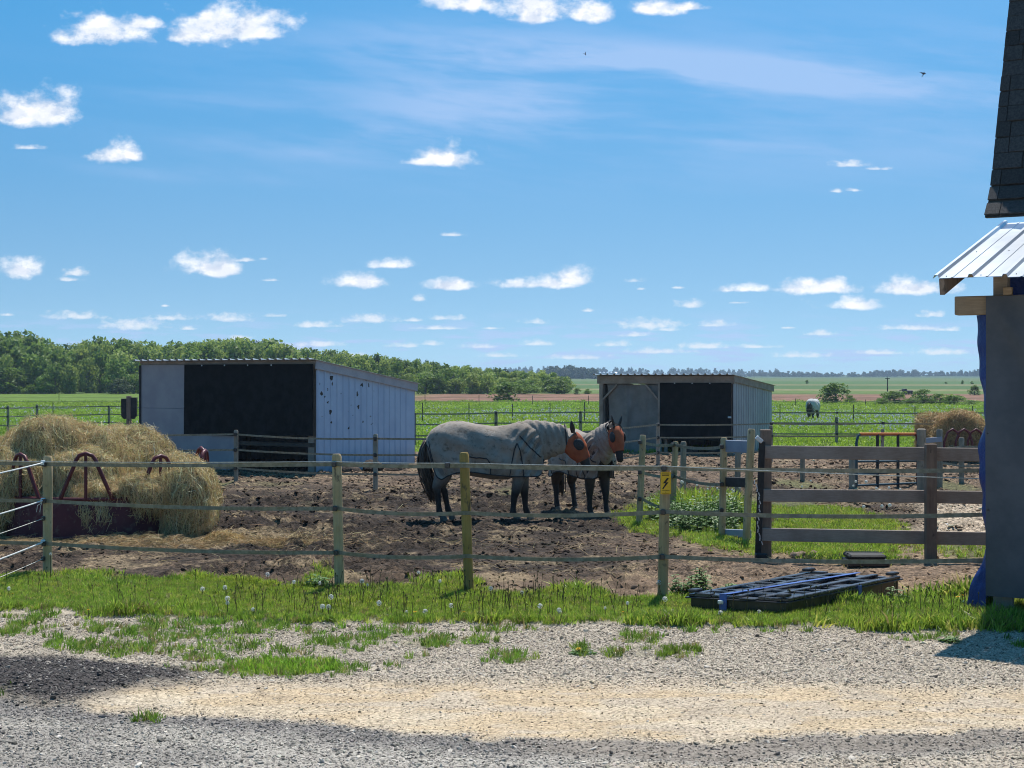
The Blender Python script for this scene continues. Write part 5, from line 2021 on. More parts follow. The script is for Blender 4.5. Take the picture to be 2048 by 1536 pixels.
heap('low tuft of hay lying on the ground right of the feeder', 445, 1088, .20, .18, .11, 1800)
heap('flat scatter of hay at the foot of the feeder, towards the second post', 540, 1094, .5, .2, .05, 1800, (.5, .36, .18))
heap('bit of hay on the ground at the left edge beyond the ropes', 0, 1064, .16, .2, .26, 1200)

# ================================================================ ROUND BALES
def bale(label, px, d, r, w, ang, n, torn=.0):
    z0 = 0.0
    t = thing('round_bale', label, 'hay bale', (X(px, d), d, z0), R(ang))
    mb = MB()
    rg = []
    for j in range(13):
        u = j / 12
        xx = (u - .5) * w
        rr = r * (1 - .10 * abs(u * 2 - 1) ** 5)
        rg.append([Vector((xx + .05 * random.uniform(-1, 1) * torn, rr * math.cos(2 * math.pi * k / 36) * (1 + .03 * random.uniform(-1, 1)), r * .95 + rr * math.sin(2 * math.pi * k / 36) * (1 + .03 * random.uniform(-1, 1)))) for k in range(36)])
    mb.rings(rg)
    o = part('bale_core', mb, M['hay'], t, world=False, sm=180)
    me = o.data.copy()
    me.transform(MW[t])
    P, Nn = tri_samples(me, n)
    rt, u = hay_rots(Nn, .3)
    L = RNG.uniform(.12, .42, n)
    scatter('hay_strands', P + Nn * RNG.uniform(-.01, .06, n)[:, None], rt, np.stack([L, L * .6 + .12, L * .6 + .12], 1), HAYST, straw_tint(n, (.64, .47, .26)), 'loose hay on the bale', parent=t)
    return t


bale('ragged round hay bale standing left of a bigger one far right', 1878, 38.6, .58, 1.0, -10, 5000, 1.0)
bale('larger round hay bale behind the board fence, its flat end in shade', 1922, 37.2, .62, 1.0, 68, 6500)
rf = thing('hay_feeder', 'small red feeder hoop against the far round bale', 'hay feeder', (X(1935, 36.2), 36.2, 0))
for k, px in enumerate((1905, 1928, 1952)):
    mb = MB()
    c = X(px, 36.2)
    mb.tube([(c - .22, 36.2, .1), (c - .2, 36.2, .55), (c - .12, 36.2, .78), (c, 36.2, .86), (c + .12, 36.2, .78), (c + .2, 36.2, .55), (c + .22, 36.2, .1)], .03, 8)
    part('arch_bar', mb, M['redsteel'], rf, sm=60)
mb = MB()
mb.tube([(X(1895, 36.2), 36.2, .32), (X(1975, 36.2), 36.2, .32)], .03, 8)
part('rim', mb, M['redsteel'], rf)

# rubbing post with black brushes left of the big shed
g = G(258, 925)
rub = thing('rubbing_post', 'timber post with black rubber flaps on both sides, between hay and shed', 'post', g)
part('post', MB().box((g.x, g.y, Z(792, g.y) / 2), (.11, .11, Z(792, g.y))), M['redwood'], rub, bev=.008)
for s, tp in ((-1, 797), (1, 796)):
    mb = MB()
    pts = [(0, 0), (.135, 0), (.13, -.44), (.06, -.52), (0, -.50)]
    z0 = Z(tp, g.y)
    x0 = g.x + s * .056
    fr = [(x0 + s * a, g.y - .05, z0 + b) for a, b in pts]
    bk = [(x0 + s * a, g.y + .05, z0 + b) for a, b in pts]
    n = len(pts)
    mb.add(fr + bk, [tuple(range(n)) if s < 0 else tuple(range(n - 1, -1, -1)), tuple(range(2 * n - 1, n - 1, -1)) if s < 0 else tuple(range(n, 2 * n))] + [(i, i + n, (i + 1) % n + n, (i + 1) % n) for i in range(n)])
    part('rubber_flap', mb, M['rubber'], rub, bev=.01)

# ================================================================ BLACK PALLET ON THE GRASS
M['pallet'] = mat('worn_black_plastic', [(.022, .022, .025), (.06, .06, .065), (.10, .10, .105)], scale=9, rough=.24, spec=.7, bump=.2)
pz = .0
Ppx = [(1381, 1226), (1572, 1238), (1797, 1196)]
pA, pB, pC = (G(*p) for p in Ppx)
pallet = thing('plastic_pallet', 'black plastic pallet with a waffle deck and blue straps lying in the grass', 'pallet', (pB.x, pB.y, .05))
eu, ev = (pA - pB), (pC - pB)
eu.z = ev.z = 0
def pp(u, v, z):
    return pB + eu * u + ev * v + Vector((0, 0, z + .05 + .035 * v))


def slab(u0, u1, v0, v1, z0, z1):
    mb = MB()
    vs = [pp(u, v, z) for u in (u0, u1) for v in (v0, v1) for z in (z0, z1)]
    mb.add(vs, [(0, 1, 3, 2), (4, 6, 7, 5), (0, 4, 5, 1), (2, 3, 7, 6), (0, 2, 6, 4), (1, 5, 7, 3)])
    return mb


part('skirt', slab(0, 1, 0, .02, -.04, .085), M['black_plastic'], pallet, bev=.006)
part('skirt', slab(0, .03, .021, .979, -.04, .085), M['black_plastic'], pallet, bev=.006)
part('skirt', slab(.97, 1, .021, .979, -.04, .085), M['black_plastic'], pallet, bev=.006)
part('skirt', slab(0, 1, .98, 1, -.04, .085), M['black_plastic'], pallet, bev=.006)
part('base', slab(.06, .94, .03, .97, -.05, .04), M['rubber'], pallet)
part('ledge', slab(-.035, 1.035, -.02, 1.02, .0855, .098), M['black_plastic'], pallet, bev=.004)
NU, NV = 5, 9
for i in range(NU):
    u = .01 + .98 * i / (NU - 1)
    part('deck_rib', slab(u - .035, u + .035, .0, 1.0, .0985, .128 + random.uniform(-.006, .006)), M['pallet'], pallet, bev=.006)
for j in range(NV):
    v = .01 + .98 * j / (NV - 1)
    for i in range(NU - 1):
        u0 = .01 + .98 * i / (NU - 1) + .037
        u1 = .01 + .98 * (i + 1) / (NU - 1) - .037
        w = random.choice((.012, .016, .03))
        part('deck_rib', slab(u0, u1, v - w, v + w, .0985, .120 + random.uniform(-.012, .016)), M['pallet'], pallet, bev=.005)
for (i, j) in ((0, 1), (0, 4), (1, 6), (2, 2), (2, 5), (3, 0), (3, 3), (3, 7)):
    u, v = .06 + .245 * i, .04 + .1225 * j
    part('deck_tile', slab(u, u + .15, v, v + .06, .0985, .118), M['pallet'], pallet, bev=.006)
for (u, v) in ((.0, .0), (.93, .0), (.0, .96), (.93, .96)):
    part('corner_lug', slab(u, u + .09, v - .01, v + .05, .136, .165), M['black_plastic'], pallet, bev=.008)
for (u0, u1, v0, v1) in ((.58, .70, -.005, 1.005),):
    mb = MB()
    pts = [(u, v) for u, v in ((.62, -.0), (.58, .25), (.54, .5), (.48, .75), (.44, 1.0))]
    rg = []
    for (u, v) in pts:
        rg.append([pp(u - .03, v, .137), pp(u + .03, v, .137), pp(u + .03, v, .140), pp(u - .03, v, .140)])
    mb.rings(rg)
    part('strap', mb, M['bluestrap'], pallet)
    part('strap', slab(.585, .655, -.028, -.022, -.02, .146), M['bluestrap'], pallet)
part('strap', slab(-.046, -.038, .585, .615, -.02, .120), M['bluestrap'], pallet)
part('buckle', MB().box(pp(.62, -.045, .075), (.05, .02, .035)), M['galv'], pallet, bev=.006)

# black low tub and mat behind it
d = gd(1134)
tub = thing('feed_tray', 'low flat black rubber tray with a lid lying on the bare dirt', 'tray', (X(1738, d), d, 0))
part('tray', MB().box((X(1738, d), d + .16, .035), (.47, .34, .075)), M['black_plastic'], tub, bev=.012)
part('lid', MB().box((X(1737, d), d + .19, .105), (.41, .36, .055)), M['rubber'], tub, bev=.02)
part('strap', MB().box((X(1738, d), d + .19, .136), (.43, .03, .006)), M['rubber'], tub)


def rock(label, px, row, s, flat=.7, m='rock', name='rock', cat='rock'):
    g = G(px, row)
    mb = MB()
    mb.ellip((0, 0, 0), (s, s * .75, s * flat), 9, 6)
    mb.v = [tuple(np.array(v) * random.uniform(.82, 1.15)) for v in mb.v]
    me = mb.mesh(name)
    smooth(me, 35)
    o = link(name, me, M[m], None)
    o.location = (g.x, g.y, float(ground_z(g.x, g.y)) + s * flat * .35)
    o.rotation_euler = (0, 0, random.uniform(0, 6))
    return tag(o, label, cat)


rock('flat topped brown rock at the foot of the board fence', 1592, 1112, .085, .5)
rock('brown rock just right of a flat one under the board fence', 1604, 1111, .07, .55)
rock('round pale topped rock at the right end of the rocks under the board fence', 1628, 1110, .06, .8)
rock('small white stone left of the rocks under the board fence', 1572, 1113, .05, .4, 'stone', 'rock', 'rock') if False else None
rock('dark lump of dung on the dirt behind the grass strip', 1270, 1172, .07, .6, 'dung' if 'dung' in M else 'dark', 'dung', 'dung')
rock('small dark dung ball lying left of the black tray', 1610, 1153, .07, .4, 'dark', 'dung', 'dung')
for i, (px, row, s, f) in enumerate(((700, 946, .30, .5), (745, 944, .34, .55), (790, 942, .24, .45), (1380, 908, .34, .4), (1430, 910, .26, .4), (1225, 914, .2, .4), (1380, 968, .2, .4))):
    rock(('wide dark mud heap against the foot of the blue shed wall', 'tallest dark mud heap at the middle of the blue shed wall', 'small mud heap under the far corner of the blue shed', 'dark mud heap under the black curtain of the grey shed', 'dark mud heap at the corner post of the grey shed',
          'small mud heap at the foot of the grey tarp', 'dark heap in the dirt beside the alley posts')[i], px, row, s, f, 'mudheap' if 'mudheap' in M else 'dark', 'mud_heap', 'mud heap')

# ================================================================ TREES
def crown_mb(seed, lumps=16, leaves=46, leaf=.11, tall=False, low=.0):
    """a crown of leaf clumps in a unit space: radius about 1, height 0..2"""
    r = np.random.default_rng(seed)
    mb = MB()
    cs = []
    for i in range(lumps):
        z = r.uniform(low, 1.0)
        ph = r.uniform(0, 6.283)
        prof_ = (math.sin(math.pi * min(1, .14 + z * .86)) ** .6) if not tall else (.95 * (1 - z) ** .55 + .12) * min(1, .45 + z * 3)
        rad = prof_ * math.sqrt(r.uniform(.10, 1.0)) * .78
        cs.append((rad * math.cos(ph), rad * math.sin(ph), .18 + z * 1.62, r.uniform(.26, .46) * (.8 if tall else 1)))
    vs, fs = [], []
    for (cx_, cy_, cz_, cr) in cs:
        for j in range(leaves):
            v = r.normal(size=3)
            v /= np.linalg.norm(v)
            rr = cr * r.uniform(.55, 1.08)
            p = np.array((cx_, cy_, cz_)) + v * rr * np.array((1, 1, .8))
            n = v + r.normal(0, .55, 3)
            n /= np.linalg.norm(n)
            a = np.cross(n, r.normal(size=3))
            a /= np.linalg.norm(a)
            b = np.cross(n, a)
            s = leaf * r.uniform(.6, 1.3)
            k = len(vs)
            vs += [p - a * s, p + b * s * .55 + n * s * .1, p + a * s, p - b * s * .55]
            fs.append((k, k + 1, k + 2, k + 3))
    mb.add([tuple(v) for v in vs], fs)
    return mb


def trunk_mb(seed, h=1.3, r0=.07):
    r = np.random.default_rng(seed)
    mb = MB()
    pts = [(0, 0, -.1), (r.normal(0, .02), r.normal(0, .02), .35), (r.normal(0, .05), r.normal(0, .05), .8), (r.normal(0, .08), r.normal(0, .08), h)]
    mb.tube(pts, [r0 * 1.25, r0, r0 * .7, r0 * .25], 7)
    for k in range(5):
        z = r.uniform(.4, 1.0)
        a = r.uniform(0, 6.28)
        p = Vector((0, 0, z))
        q = p + Vector((math.cos(a) * .45, math.sin(a) * .45, r.uniform(.2, .45)))
        mb.tube([p, p.lerp(q, .5) + Vector((0, 0, -.03)), q], [r0 * .45, r0 * .3, r0 * .1], 5)
    return mb


CROWN = {}
for kind, lst in (('poplar', (1, 2, 3, 4)), ('oak', (5, 6, 7)), ('bush', (8, 9, 10)), ('spruce', (11,))):
    for s in lst:
        if kind == 'poplar':
            me = crown_mb(s, 26, 50, .10, False, .0).mesh('crown')
            me.materials.append(M['poplar'])
        elif kind == 'oak':
            me = crown_mb(s, 20, 52, .11, False, .0).mesh('crown')
            me.materials.append(M['poplar2'])
        elif kind == 'bush':
            me = crown_mb(s, 26, 60, .085, False, .0).mesh('crown')
            me.materials.append(M['shrub'])
        else:
            me = crown_mb(s, 22, 50, .09, True, .0).mesh('crown')
            me.materials.append(M['spruce'])
        CROWN.setdefault(kind, []).append(me)
TRUNK = [trunk_mb(50 + k).mesh('trunk') for k in range(3)]
for t in TRUNK:
    t.materials.append(M['bark'])


def tree(name, label, cat, x, y, h, wd, kind, group=None, mt=None):
    o = thing(name, label, cat, (x, y, float(T(y)) - .05), random.uniform(0, 6.28), group)
    if kind == 'bush':
        wd, h = wd * 1.28, h * 1.12
    o.scale = (wd / 2, wd / 2, h / 2)
    me = random.choice(CROWN[kind])
    if mt:
        me = me.copy()
        me.materials.clear()
        me.materials.append(M[mt])
    c = link('crown', me, None, o)
    link('trunk', random.choice(TRUNK), None, o)
    return o


TOPS = [(-120, 664), (0, 668), (60, 676), (130, 692), (200, 682), (290, 688), (380, 692), (450, 680), (520, 682), (560, 688), (600, 700), (640, 703), (700, 706), (760, 712), (830, 722), (880, 730), (950, 734), (1020, 740), (1080, 742), (1110, 745), (1150, 756)]
tx_, ty_ = [a for a, b in TOPS], [b for a, b in TOPS]
LAB = {'poplar': 'pale green poplar in the wood behind the blue shed', 'oak': 'dark green broad tree in the wood behind the blue shed', 'spruce': 'dark narrow spruce in the wood behind the blue shed'}
WOOD = {}
for (dd, step, f0, f1) in ((212, 27, .50, .78), (222, 23, .76, .94), (238, 22, .90, 1.0), (256, 22, .95, 1.02)):
    px = -110 + random.uniform(0, 12)
    while px < 1142 - (dd - 212) * .35:
        top = np.interp(px, tx_, ty_)
        d = dd + random.uniform(-5, 5)
        h = (H + (HZ - top) / F * d - float(T(d))) * random.uniform(f0, f1) * 1.06
        kind = random.choices(('poplar', 'oak', 'spruce'), (.62, .35, .03))[0]
        if px < 300 and random.random() < .3:
            kind = 'oak'
        wd = h * random.uniform(.75, 1.05) if kind == 'oak' else h * random.uniform(.58, .82)
        if kind == 'spruce':
            wd = h * .42
        wd = max(wd, 3.2)
        tr = HZ + F * (H - h - float(T(d))) / d
        roof = 718 if 286 < px < 632 else (722 + (px - 632) * .235 if 632 <= px < 826 else 9999)
        if tr < roof + 4:
            where = next(w for lim, w in ((70, 'at the far left edge'), (170, "over the hay heap's peak"), (283, 'over the rubbing post'), (372, 'over the grey shed panel'), (460, 'over the curtain left end'), (550, 'over the curtain middle'), (632, 'over the curtain right end'),
                                          (730, 'over the upper sloping roof'), (830, 'over the lower sloping roof'), (900, "over the near horse's rump"), (985, "over the near horse's back"), (1060, 'over the lone round bush'), (9999, 'where it ends')) if px < lim)
            rowt = {212: 'front rank', 222: 'second rank', 238: 'third rank', 256: 'back rank'}[dd]
            nm = {'poplar': 'poplar_tree', 'oak': 'broad_tree', 'spruce': 'spruce_tree'}[kind]
            lk = {'poplar': 'pale green poplar', 'oak': 'dark green broad tree', 'spruce': 'dark narrow spruce'}[kind]
            WOOD.setdefault(f'{lk}, {rowt} of wood {where}', []).append((nm, X(px, d), d, max(h, 2.4), wd, kind, f'{lk}s of the wood'))
        px += step * random.uniform(.7, 1.3)
for lb, lst in WOOD.items():
    lst.sort(key=lambda q: q[1] / q[2])
    for i, (nm, x_, d_, h_, w_, kd, gr) in enumerate(lst):
        wh = ('',) if len(lst) == 1 else ((', left one', ', right one') if len(lst) == 2 else (', left one', ', middle one', ', right one') if len(lst) == 3 else (', leftmost', ', second', ', third', ', fourth', ', fifth', ', sixth', ', seventh', ', eighth', ', ninth', ', tenth', ', eleventh', ', twelfth'))
        tree(nm, lb + wh[i], 'tree', x_, d_, h_, w_, kd, gr)
# shrubs at the foot of the wood
for i, (px, row, top, wpx, mt, lb) in enumerate(((10, 786, 738, 80, None, 'large round green bush at the far left before the wood'), (2, 790, 764, 44, None, 'low bush at the left edge of the pasture'), (90, 782, 752, 40, None, 'rounded bright bush left of the pair of small trees'),
        (60, 787, 771, 30, None, 'little yellow green shrub between two bushes at the left'), (141, 787, 762, 24, None, 'small upright bush standing alone in the pasture'), (177, 779, 764, 18, None, 'smallest round bush next to the upright one'),
        (239, 788, 758, 46, 'sage', 'grey green willow bush left of the blue shed'), (268, 786, 750, 36, None, 'green bush half hidden by the blue shed corner'), (36, 782, 772, 22, None, 'tiny shrub right of the low bush at the left edge'),
        (900, 787, 740, 60, None, 'round bush at the foot of the wood right of the blue shed'), (960, 787, 756, 50, None, 'bushy edge tree before the wood above the grey horse'), (1050, 786, 762, 56, None, 'low leafy tree near the end of the wood'),
        (1115, 787, 760, 50, None, 'last bushy tree at the right end of the wood'), (850, 786, 748, 56, None, 'bush beside the far corner of the blue shed'), (1155, 785, 776, 14, None, 'tiny shrub past the end of the wood'), (1175, 785, 778, 14, None, 'tiny shrub left of the grey shed roof'))):
    d = 208 + random.uniform(-2, 2) if row > 780 else 214
    zt = Z(top, d) - float(T(d))
    tree('bush', lb, 'bush', X(px, d), d, zt, wpx / F * d, 'bush', None, mt)
for (px, row, top, wpx, lb) in ((1019, 803, 766, 66, 'dense round bush standing alone in front of the ploughed strip'), (1671, 809, 768, 56, 'upright leafy bush behind the white horse'), (1700, 808, 791, 22, 'low right shoulder shrub beside the upright leafy bush'),
        (1790, 810, 783, 60, 'spreading bush below the distant machine'), (1848, 810, 780, 46, 'tallest pointed bush of the shrub row at the right'), (1880, 810, 788, 44, 'middle bush of the shrub row at the right'), (1908, 811, 790, 46, 'pale bush at the right end of the shrub row'),
        (1825, 811, 797, 40, 'low shrub between the two larger bushes of the row'), (1764, 811, 797, 34, 'low shrub at the left end of the shrub row'), (1938, 812, 800, 34, 'low shrub next to the blue tarp')):
    d = gd(row)
    tree('bush', lb, 'bush', X(px, d), d, Z(top, d) - float(T(d)), wpx / F * d, 'bush')
d = gd(790)
tree('bush', 'dark round tree far off beside the blue tarp', 'tree', X(1949, d), d, Z(770, d) - float(T(d)), 30 / F * d, 'oak')

# far wooded rise between the wood and the grey shed, then the blue tree line of the horizon
FARC = []
for k in range(3):
    mbk = crown_mb(70 + k, 14, 30, .17, False)
    o = proto('far_crown', mbk, M['spruce'])
    FARC.append(o)


def treeline(name, label, d0, d1, x0, x1, n, hs, seed):
    r = np.random.default_rng(seed)
    y = r.uniform(d0, d1, n)
    px = r.uniform(x0, x1, n)
    x = X(px, y)
    h = np.interp(px, [a for a, b in hs], [b for a, b in hs]) * r.uniform(.6, 1.15, n)
    w = h * r.uniform(.4, .75, n)
    w = np.maximum(w, 6)
    scatter(name, np.stack([x, y, T(y) - .5], 1), rz_only(n, .03), np.stack([w * .55, w * .55, h * .52], 1), FARC, None, label)


treeline('far_wood', 'wooded rise beyond the fields left of the grey shed', 900, 1000, 1085, 1200, 130, [(1085, 5), (1110, 7.5), (1150, 7.5), (1185, 6), (1200, 4)], 5)
treeline('distant_treeline', 'blue tree line along the far horizon', 1500, 1680, 1180, 2250, 420, [(1180, 4.5), (1300, 4), (1450, 3.5), (1560, 6), (1690, 5), (1720, 5), (1760, 7.5), (1960, 7.5), (2250, 7)], 6)
treeline('distant_treeline', 'faint wooded ridge on the horizon behind the wood', 1900, 2100, 900, 1560, 260, [(900, 10), (1100, 12), (1560, 9)], 7)
for i, (px, row, top, w) in enumerate(((1614, 767, 759, 9), (1925, 768, 760, 8), (1944, 768, 762, 10), (1892, 767, 763, 8))):
    d = gd(row)
    tree('lone_tree', ('lone dark tree far out in the crop field left of the pole', 'lone tree far out near the blue tarp, left of a pair', 'wider lone tree far out next to the blue tarp', 'smallest lone tree in the far field')[i], 'tree', X(px, d), d, Z(top, d) - float(T(d)), w / F * d, 'oak')
# utility pole, machine and grain bins far away
d = gd(783)
pole = thing('utility_pole', 'thin utility pole standing far out beyond the shrub row', 'pole', (X(1775, d), d, float(T(d))))
part('pole', MB().tube([(X(1775, d), d, float(T(d)) - .2), (X(1775, d), d, Z(755, d))], [.10, .07], 8), M['dark'], pole)
part('crossarm', MB().box((X(1775, d), d, Z(757, d)), (.7, .09, .10)), M['dark'], pole)
d = gd(789)
ms = d / F
mx, mz = X(1810, d), float(T(d))
mach = thing('farm_machine', 'dark combine like farm machine parked far off behind the shrub row', 'farm machine', (mx, d, mz))
M['machine'] = mat('dark_machine', [(.035, .033, .04), (.06, .055, .065)], scale=3, rough=.5)
part('cab', MB().box((mx - .1, d, mz + 9.5 * ms), (7 * ms, 1.2, 4 * ms)), M['machine'], mach, bev=.06)
part('engine_body', MB().box((mx + 4.5 * ms, d, mz + 5.8 * ms), (18 * ms, 1.4, 5 * ms)), M['machine'], mach, bev=.08)
for k, (ox_, r) in enumerate(((-1.5, 2.6), (10, 2.0))):
    for yy in (-.75, .75):
        part('wheel', MB().tube([(mx + ox_ * ms, d + yy - .15, mz + r * ms), (mx + ox_ * ms, d + yy + .15, mz + r * ms)], r * ms, 16), M['rubber'], mach)
part('auger', MB().tube([(mx + 2 * ms, d, mz + 8 * ms), (mx - 8 * ms, d, mz + 8.6 * ms), (mx - 14 * ms, d, mz + 6.6 * ms)], .8 * ms, 8), M['machine'], mach)
bin_src = None
d = 900.0
for k, px in enumerate((1200, 1207.5, 1215, 1222, 1231.5)):
    w = (6.6 if k < 4 else 9) * d / F
    t = thing('grain_bin', ('first white grain bin from the left above the grey shed roof', 'second white grain bin from the left above the grey shed roof', 'middle white grain bin above the grey shed roof', 'fourth white grain bin from the left above the grey shed roof', 'widest white grain bin at the right end above the grey shed roof')[k], 'grain bin', (X(px, d), d, float(T(d))), 0, 'white grain bins on the horizon')
    zt = Z(743, d)
    zb_ = float(T(d)) - .3
    mb = MB()
    part('bin_wall', MB().tube([(X(px, d), d, zb_), (X(px, d), d, zt - .8)], w / 2, 20), M['white_sheet'], t, sm=40)
    part('bin_roof', MB().tube([(X(px, d), d, zt - .8), (X(px, d), d, zt - .1), (X(px, d), d, zt)], [w / 2 * 1.04, w * .12, w * .1], 20), M['white_sheet'], t, sm=40)

# ================================================================ WEEDS, DANDELIONS, SMALL THINGS
def weed_mb(seed, stems=9, h=.26, spread=.10):
    r = np.random.default_rng(seed)
    st, lf = MB(), MB()
    for i in range(stems):
        a, rad = r.uniform(0, 6.28), spread * math.sqrt(r.random())
        hh = h * r.uniform(.5, 1.0)
        b = Vector((rad * math.cos(a), rad * math.sin(a), -.03))
        tp = b + Vector((r.normal(0, .04), r.normal(0, .04), hh))
        st.tube([b, b.lerp(tp, .5) + Vector((r.normal(0, .008), 0, 0)), tp], [.004, .0035, .002], 5)
        for k in range(11):
            t = .15 + .85 * k / 10
            p = b.lerp(tp, t)
            th = k * 2.4 + r.normal(0, .3)
            L = .085 * (1.15 - .6 * t) * r.uniform(.8, 1.3)
            d_ = Vector((math.cos(th), math.sin(th), r.uniform(-.1, .5)))
            s_ = Vector((-math.sin(th), math.cos(th), 0)) * L * .36
            lf.add([p, p + d_ * L * .5 + s_, p + d_ * L + Vector((0, 0, -.01)), p + d_ * L * .5 - s_], [(0, 1, 2, 3)])
    return st, lf


for (px, row, hgt, sp, ns, lb) in ((1378, 1192, .26, .13, 26, 'tall leafy green weed right of the post with the yellow sign'), (1403, 1188, .28, .06, 11, 'slim upright weed at the right of the leafy clump near the sign post'), (1462, 1188, .10, .08, 16, 'small bright leafy weed behind the left end of the black pallet'),
        (640, 1180, .17, .12, 16, 'leafy green clump left of the second fence post'), (1790, 1212, .20, .05, 7, 'leafy weed at the right corner of the black pallet'), (1170, 1308, .06, .06, 8, 'low weed with a yellow flower alone in the gravel'), (1905, 1284, .08, .07, 8, 'small star shaped weed in the gravel before the barn'),
        (1380, 1068, .30, .22, 22, 'dark leafy weed clump at the foot of the alley posts'), (1345, 1040, .34, .3, 26, 'tall weed patch between the alley posts'), (1420, 1030, .32, .3, 24, 'tall weed patch left of the grey planks')):
    g = G(px, row)
    t = thing('weed', lb, 'weed', (g.x, g.y, float(ground_z(g.x, g.y))))
    st, lf = weed_mb(int(px), ns, hgt, sp)
    part('stem', st, M['stem'], t, world=False)
    o = part('leaves', lf, M['leaf'], t, world=False)

WEEDS = []
for k in range(5):
    st, lf = weed_mb(900 + k, 7, .42, .08)
    st.add(lf.v, lf.f)
    WEEDS.append(proto('weed_plant', st, M['leaf']))
x, y = in_view(7000, 15.2, 22, .4)
pxx, rw = CX + F * x / y, HZ + F * H / y
wd_ = np.maximum(sstep(np.hypot((pxx - 1405) / 105, (rw - 1030) / 45), 1.1, .5), .5 * sstep(np.hypot((pxx - 1610) / 80, (rw - 985) / 18), 1.1, .4))
keep = RNG.random(len(x)) < wd_ * .5
x, y = x[keep], y[keep]
n = len(x)
scatter('alley_weeds', np.stack([x, y, ground_z(x, y)], 1), rz_only(n, .12), RNG.uniform(.6, 1.25, n), WEEDS, None, 'tangle of tall leafy weeds in the alley behind the sign post')

dst, dhd, dfl = MB(), MB(), MB()
dst.tube([(0, 0, -.04), (.008, 0, .5), (0, 0, 1)], [.012, .010, .009], 6)
r_ = np.random.default_rng(77)
dhd.ellip((0, 0, 0), (.35, .35, .35), 8, 6)
for k in range(70):
    v = r_.normal(size=3)
    v /= np.linalg.norm(v)
    a = np.cross(v, r_.normal(size=3))
    a /= np.linalg.norm(a)
    b = np.cross(v, a)
    p = v * .92
    dhd.add([tuple(p + a * .22), tuple(p + b * .22), tuple(p - a * .22), tuple(p - b * .22)], [(0, 1, 2, 3)])
for k in range(36):
    th, tl = k * 2.4, .3 + .7 * (k / 36)
    d_ = Vector((math.cos(th) * tl, math.sin(th) * tl, .55 - .45 * tl))
    s_ = Vector((-math.sin(th), math.cos(th), 0)) * .13
    dfl.add([(0, 0, 0), d_ * .7 + s_, d_ * 1.05, d_ * .7 - s_], [(0, 1, 2, 3)])
DST, DHD, DFL = dst.mesh('stem'), dhd.mesh('seed_head'), dfl.mesh('flower_head')
DST.materials.append(M['stem'])
DHD.materials.append(M['white_fluff'])
DFL.materials.append(M['yellow'])
DAND = [(455, 1197, 'seed_head', 9), (455, 1206, 'seed_head', 7), (405, 1178, 'seed_head', 8), (450, 1175, 'seed_head', 8), (588, 1164, 'seed_head', 7), (506, 1219, 'seed_head', 7), (640, 1166, 'seed_head', 6), (662, 1194, 'seed_head', 9), (645, 1213, 'seed_head', 9), (657, 1214, 'seed_head', 9), (724, 1162, 'seed_head', 8), (758, 1206, 'seed_head', 9),
        (837, 1145, 'seed_head', 6), (850, 1223, 'seed_head', 9), (902, 1211, 'seed_head', 8), (813, 1229, 'seed_head', 6), (981, 1177, 'seed_head', 8), (880, 1162, 'seed_head', 6), (1044, 1185, 'seed_head', 6), (1080, 1212, 'seed_head', 9), (1118, 1220, 'seed_head', 8), (1120, 1227, 'seed_head', 7), (1255, 1206, 'seed_head', 6), (1318, 1165, 'seed_head', 9), (1330, 1198, 'seed_head', 9), (1441, 1230, 'seed_head', 9), (1518, 1240, 'seed_head', 7),
        (535, 1149, 'seed_head', 8), (18, 1177, 'seed_head', 7), (101, 1108, 'seed_head', 5), (830, 1234, 'flower_head', 9), (928, 1230, 'flower_head', 9), (1157, 1298, 'flower_head', 11), (177, 1220, 'flower_head', 8), (1246, 1224, 'flower_head', 6), (1916, 1194, 'flower_head', 9), (1925, 1191, 'flower_head', 8), (1972, 1199, 'flower_head', 8), (1990, 1204, 'flower_head', 8), (25, 1190, 'flower_head', 6), (735, 1170, 'seed_head', 5), (1345, 1222, 'seed_head', 6), (1210, 1216, 'seed_head', 5)]
NEARBY = [(95, 'the rope corner post'), (240, 'the feeder'), (460, 'the far left paddock post'), (679, 'the second fence post'), (800, 'the middle gap'), (938, 'the yellowish fence post'), (1120, 'the right gap'), (1325, 'the sign post'), (1480, 'the black pallet'), (1700, 'the pallet end'), (1980, 'the barn curtain')]
seen = {}
for (px, row, kind, s) in DAND:
    d0 = 12.9 if row > 1190 else 14.0
    if row > 1280:
        d0 = 11.3
    if px > 1900:
        d0 = 13.4
    if row < 1150:
        d0 = 15.2
    zh = Z(row, d0)
    x0 = X(px, d0)
    z0 = float(ground_z(x0, d0))
    hh = max(zh - z0, .03)
    near = min(NEARBY, key=lambda q: abs(q[0] - px))[1]
    kk = 'dandelion clock' if kind == 'seed_head' else 'yellow dandelion'
    size = 'large' if s >= 9 else ('medium' if s >= 7 else 'small')
    base = f"{size} {kk} " + ('low in grass' if hh < .1 else 'on a tall stem') + f" near {near}"
    seen.setdefault(base, []).append((px, row, kind, s, x0, d0, z0, hh))
ORD = ['leftmost', 'second from left', 'third from left', 'fourth from left', 'fifth from left']
for base, lst in seen.items():
    lst.sort()
    for i, (px, row, kind, s, x0, d0, z0, hh) in enumerate(lst):
        lb = base if len(lst) == 1 else base + ', ' + ORD[i]
        t = thing('dandelion', lb, 'dandelion', (x0, d0, z0), random.uniform(0, 6), 'dandelions in the grass strip')
        piece('stem', DST, None, t, (0, 0, 0), scl=(.35, .35, hh))
        rr = s * d0 / F * .62
        piece(kind, DHD if kind == 'seed_head' else DFL, None, t, (0, 0, hh), (random.uniform(-.3, .3), random.uniform(-.3, .3), random.uniform(0, 6)), (rr, rr, rr))

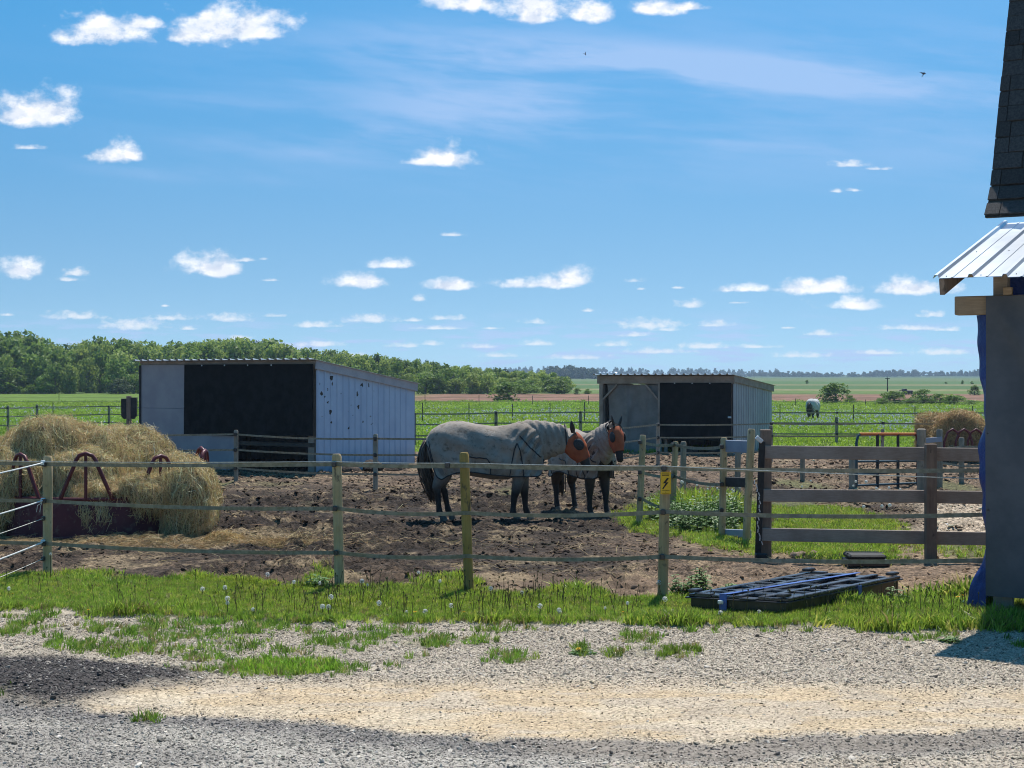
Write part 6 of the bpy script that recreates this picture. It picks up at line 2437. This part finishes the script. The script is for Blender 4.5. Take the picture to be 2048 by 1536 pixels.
g = G(1928, 1222)
lit = thing('litter_scrap', 'crumpled light blue plastic scrap in the grass beside the barn', 'litter', (g.x, g.y, .05))
M['litter'] = mat('blue_scrap', [(.25, .45, .62), (.5, .65, .78)], scale=20, rough=.4)
mb = MB()
mb.grid(7, 5, lambda u, v: ((u - .5) * .09, (v - .5) * .05 + .01 * math.sin(u * 9), .02 + .018 * math.sin(u * 8 + v * 5) + .012 * math.cos(v * 9)))
part('scrap', mb, M['litter'], lit, world=False)

# birds
M['bird'] = mat('dark_feathers', [(.04, .035, .045), (.09, .06, .06)], scale=30, rough=.6)
def bird(label, px, row, d, s, roll, yaw):
    t = thing('swallow', label, 'bird', (X(px, d), d, Z(row, d)), 0)
    t.rotation_euler = (0, roll, 0)
    t.scale = (s, s, s)
    mb = MB()
    mb.tube([(0, -.01, .5), (0, 0, .38), (0, 0, .15), (0, 0, -.15), (-.03, 0, -.38), (-.05, 0, -.60)], [.03, .10, .13, .12, .07, .05], 10)
    part('body', mb, M['bird'], t, world=False, sm=180)
    for sgn, (w1, w2) in ((-1, ((.45, .05), (.98, -.02))), (1, ((.28, .16), (.52, .22)))):
        mb = MB()
        up = [(0, -.02, .22), (sgn * w1[0], -.06, w1[1] + .16), (sgn * w2[0], .02, w2[1] + .02), (sgn * w1[0], -.03, w1[1] - .10), (0, 0, -.08)]
        n = len(up)
        mb.add(up + [(a, b + .03, c) for a, b, c in up], [tuple(range(n)), tuple(range(2 * n - 1, n - 1, -1))] + [(i, i + n, (i + 1) % n + n, (i + 1) % n) for i in range(n)])
        part('wing', mb, M['bird'], t, world=False)
    for dx in (-.05, .05):
        mb = MB()
        mb.add([(-.04, 0, -.5), (dx - .04, .02, -.8), (dx - .10, .02, -.74), (-.09, 0, -.5), (-.04, .03, -.5), (dx - .04, .04, -.8), (dx - .10, .04, -.74), (-.09, .03, -.5)], [(0, 1, 2, 3), (7, 6, 5, 4), (0, 4, 5, 1), (1, 5, 6, 2), (2, 6, 7, 3), (3, 7, 4, 0)])
        part('tail_feather', mb, M['bird'], t, world=False)
    return t


bird('dark swallow banking with wings spread, high at the right near the barn roof', 1847, 148, 30.0, .092, R(22), 0)
bird('tiny dark swallow gliding high above the middle of the pasture', 1170, 108, 42.0, .075, R(100), 0)

# ================================================================ HAZE
hz = MB().box((0, 1200, 10.5), (5200, 2900, 25))
hob = part('haze', hz, None, None)
hob['kind'] = 'stuff'
hob['label'] = 'thin blue summer haze over the fields'
hm = bpy.data.materials.new('haze')
hm.use_nodes = True
nt = hm.node_tree
nt.nodes.clear()
N = NT(nt)
ho = N.n('ShaderNodeOutputMaterial')
pv = N.n('ShaderNodeVolumePrincipled', ins={'Color': (.58, .78, 1.0, 1), 'Density': .00025, 'Anisotropy': 0.25})
nt.links.new(pv.outputs[0], ho.inputs['Volume'])
hm.cycles.homogeneous_volume = True
hob.data.materials.append(hm)
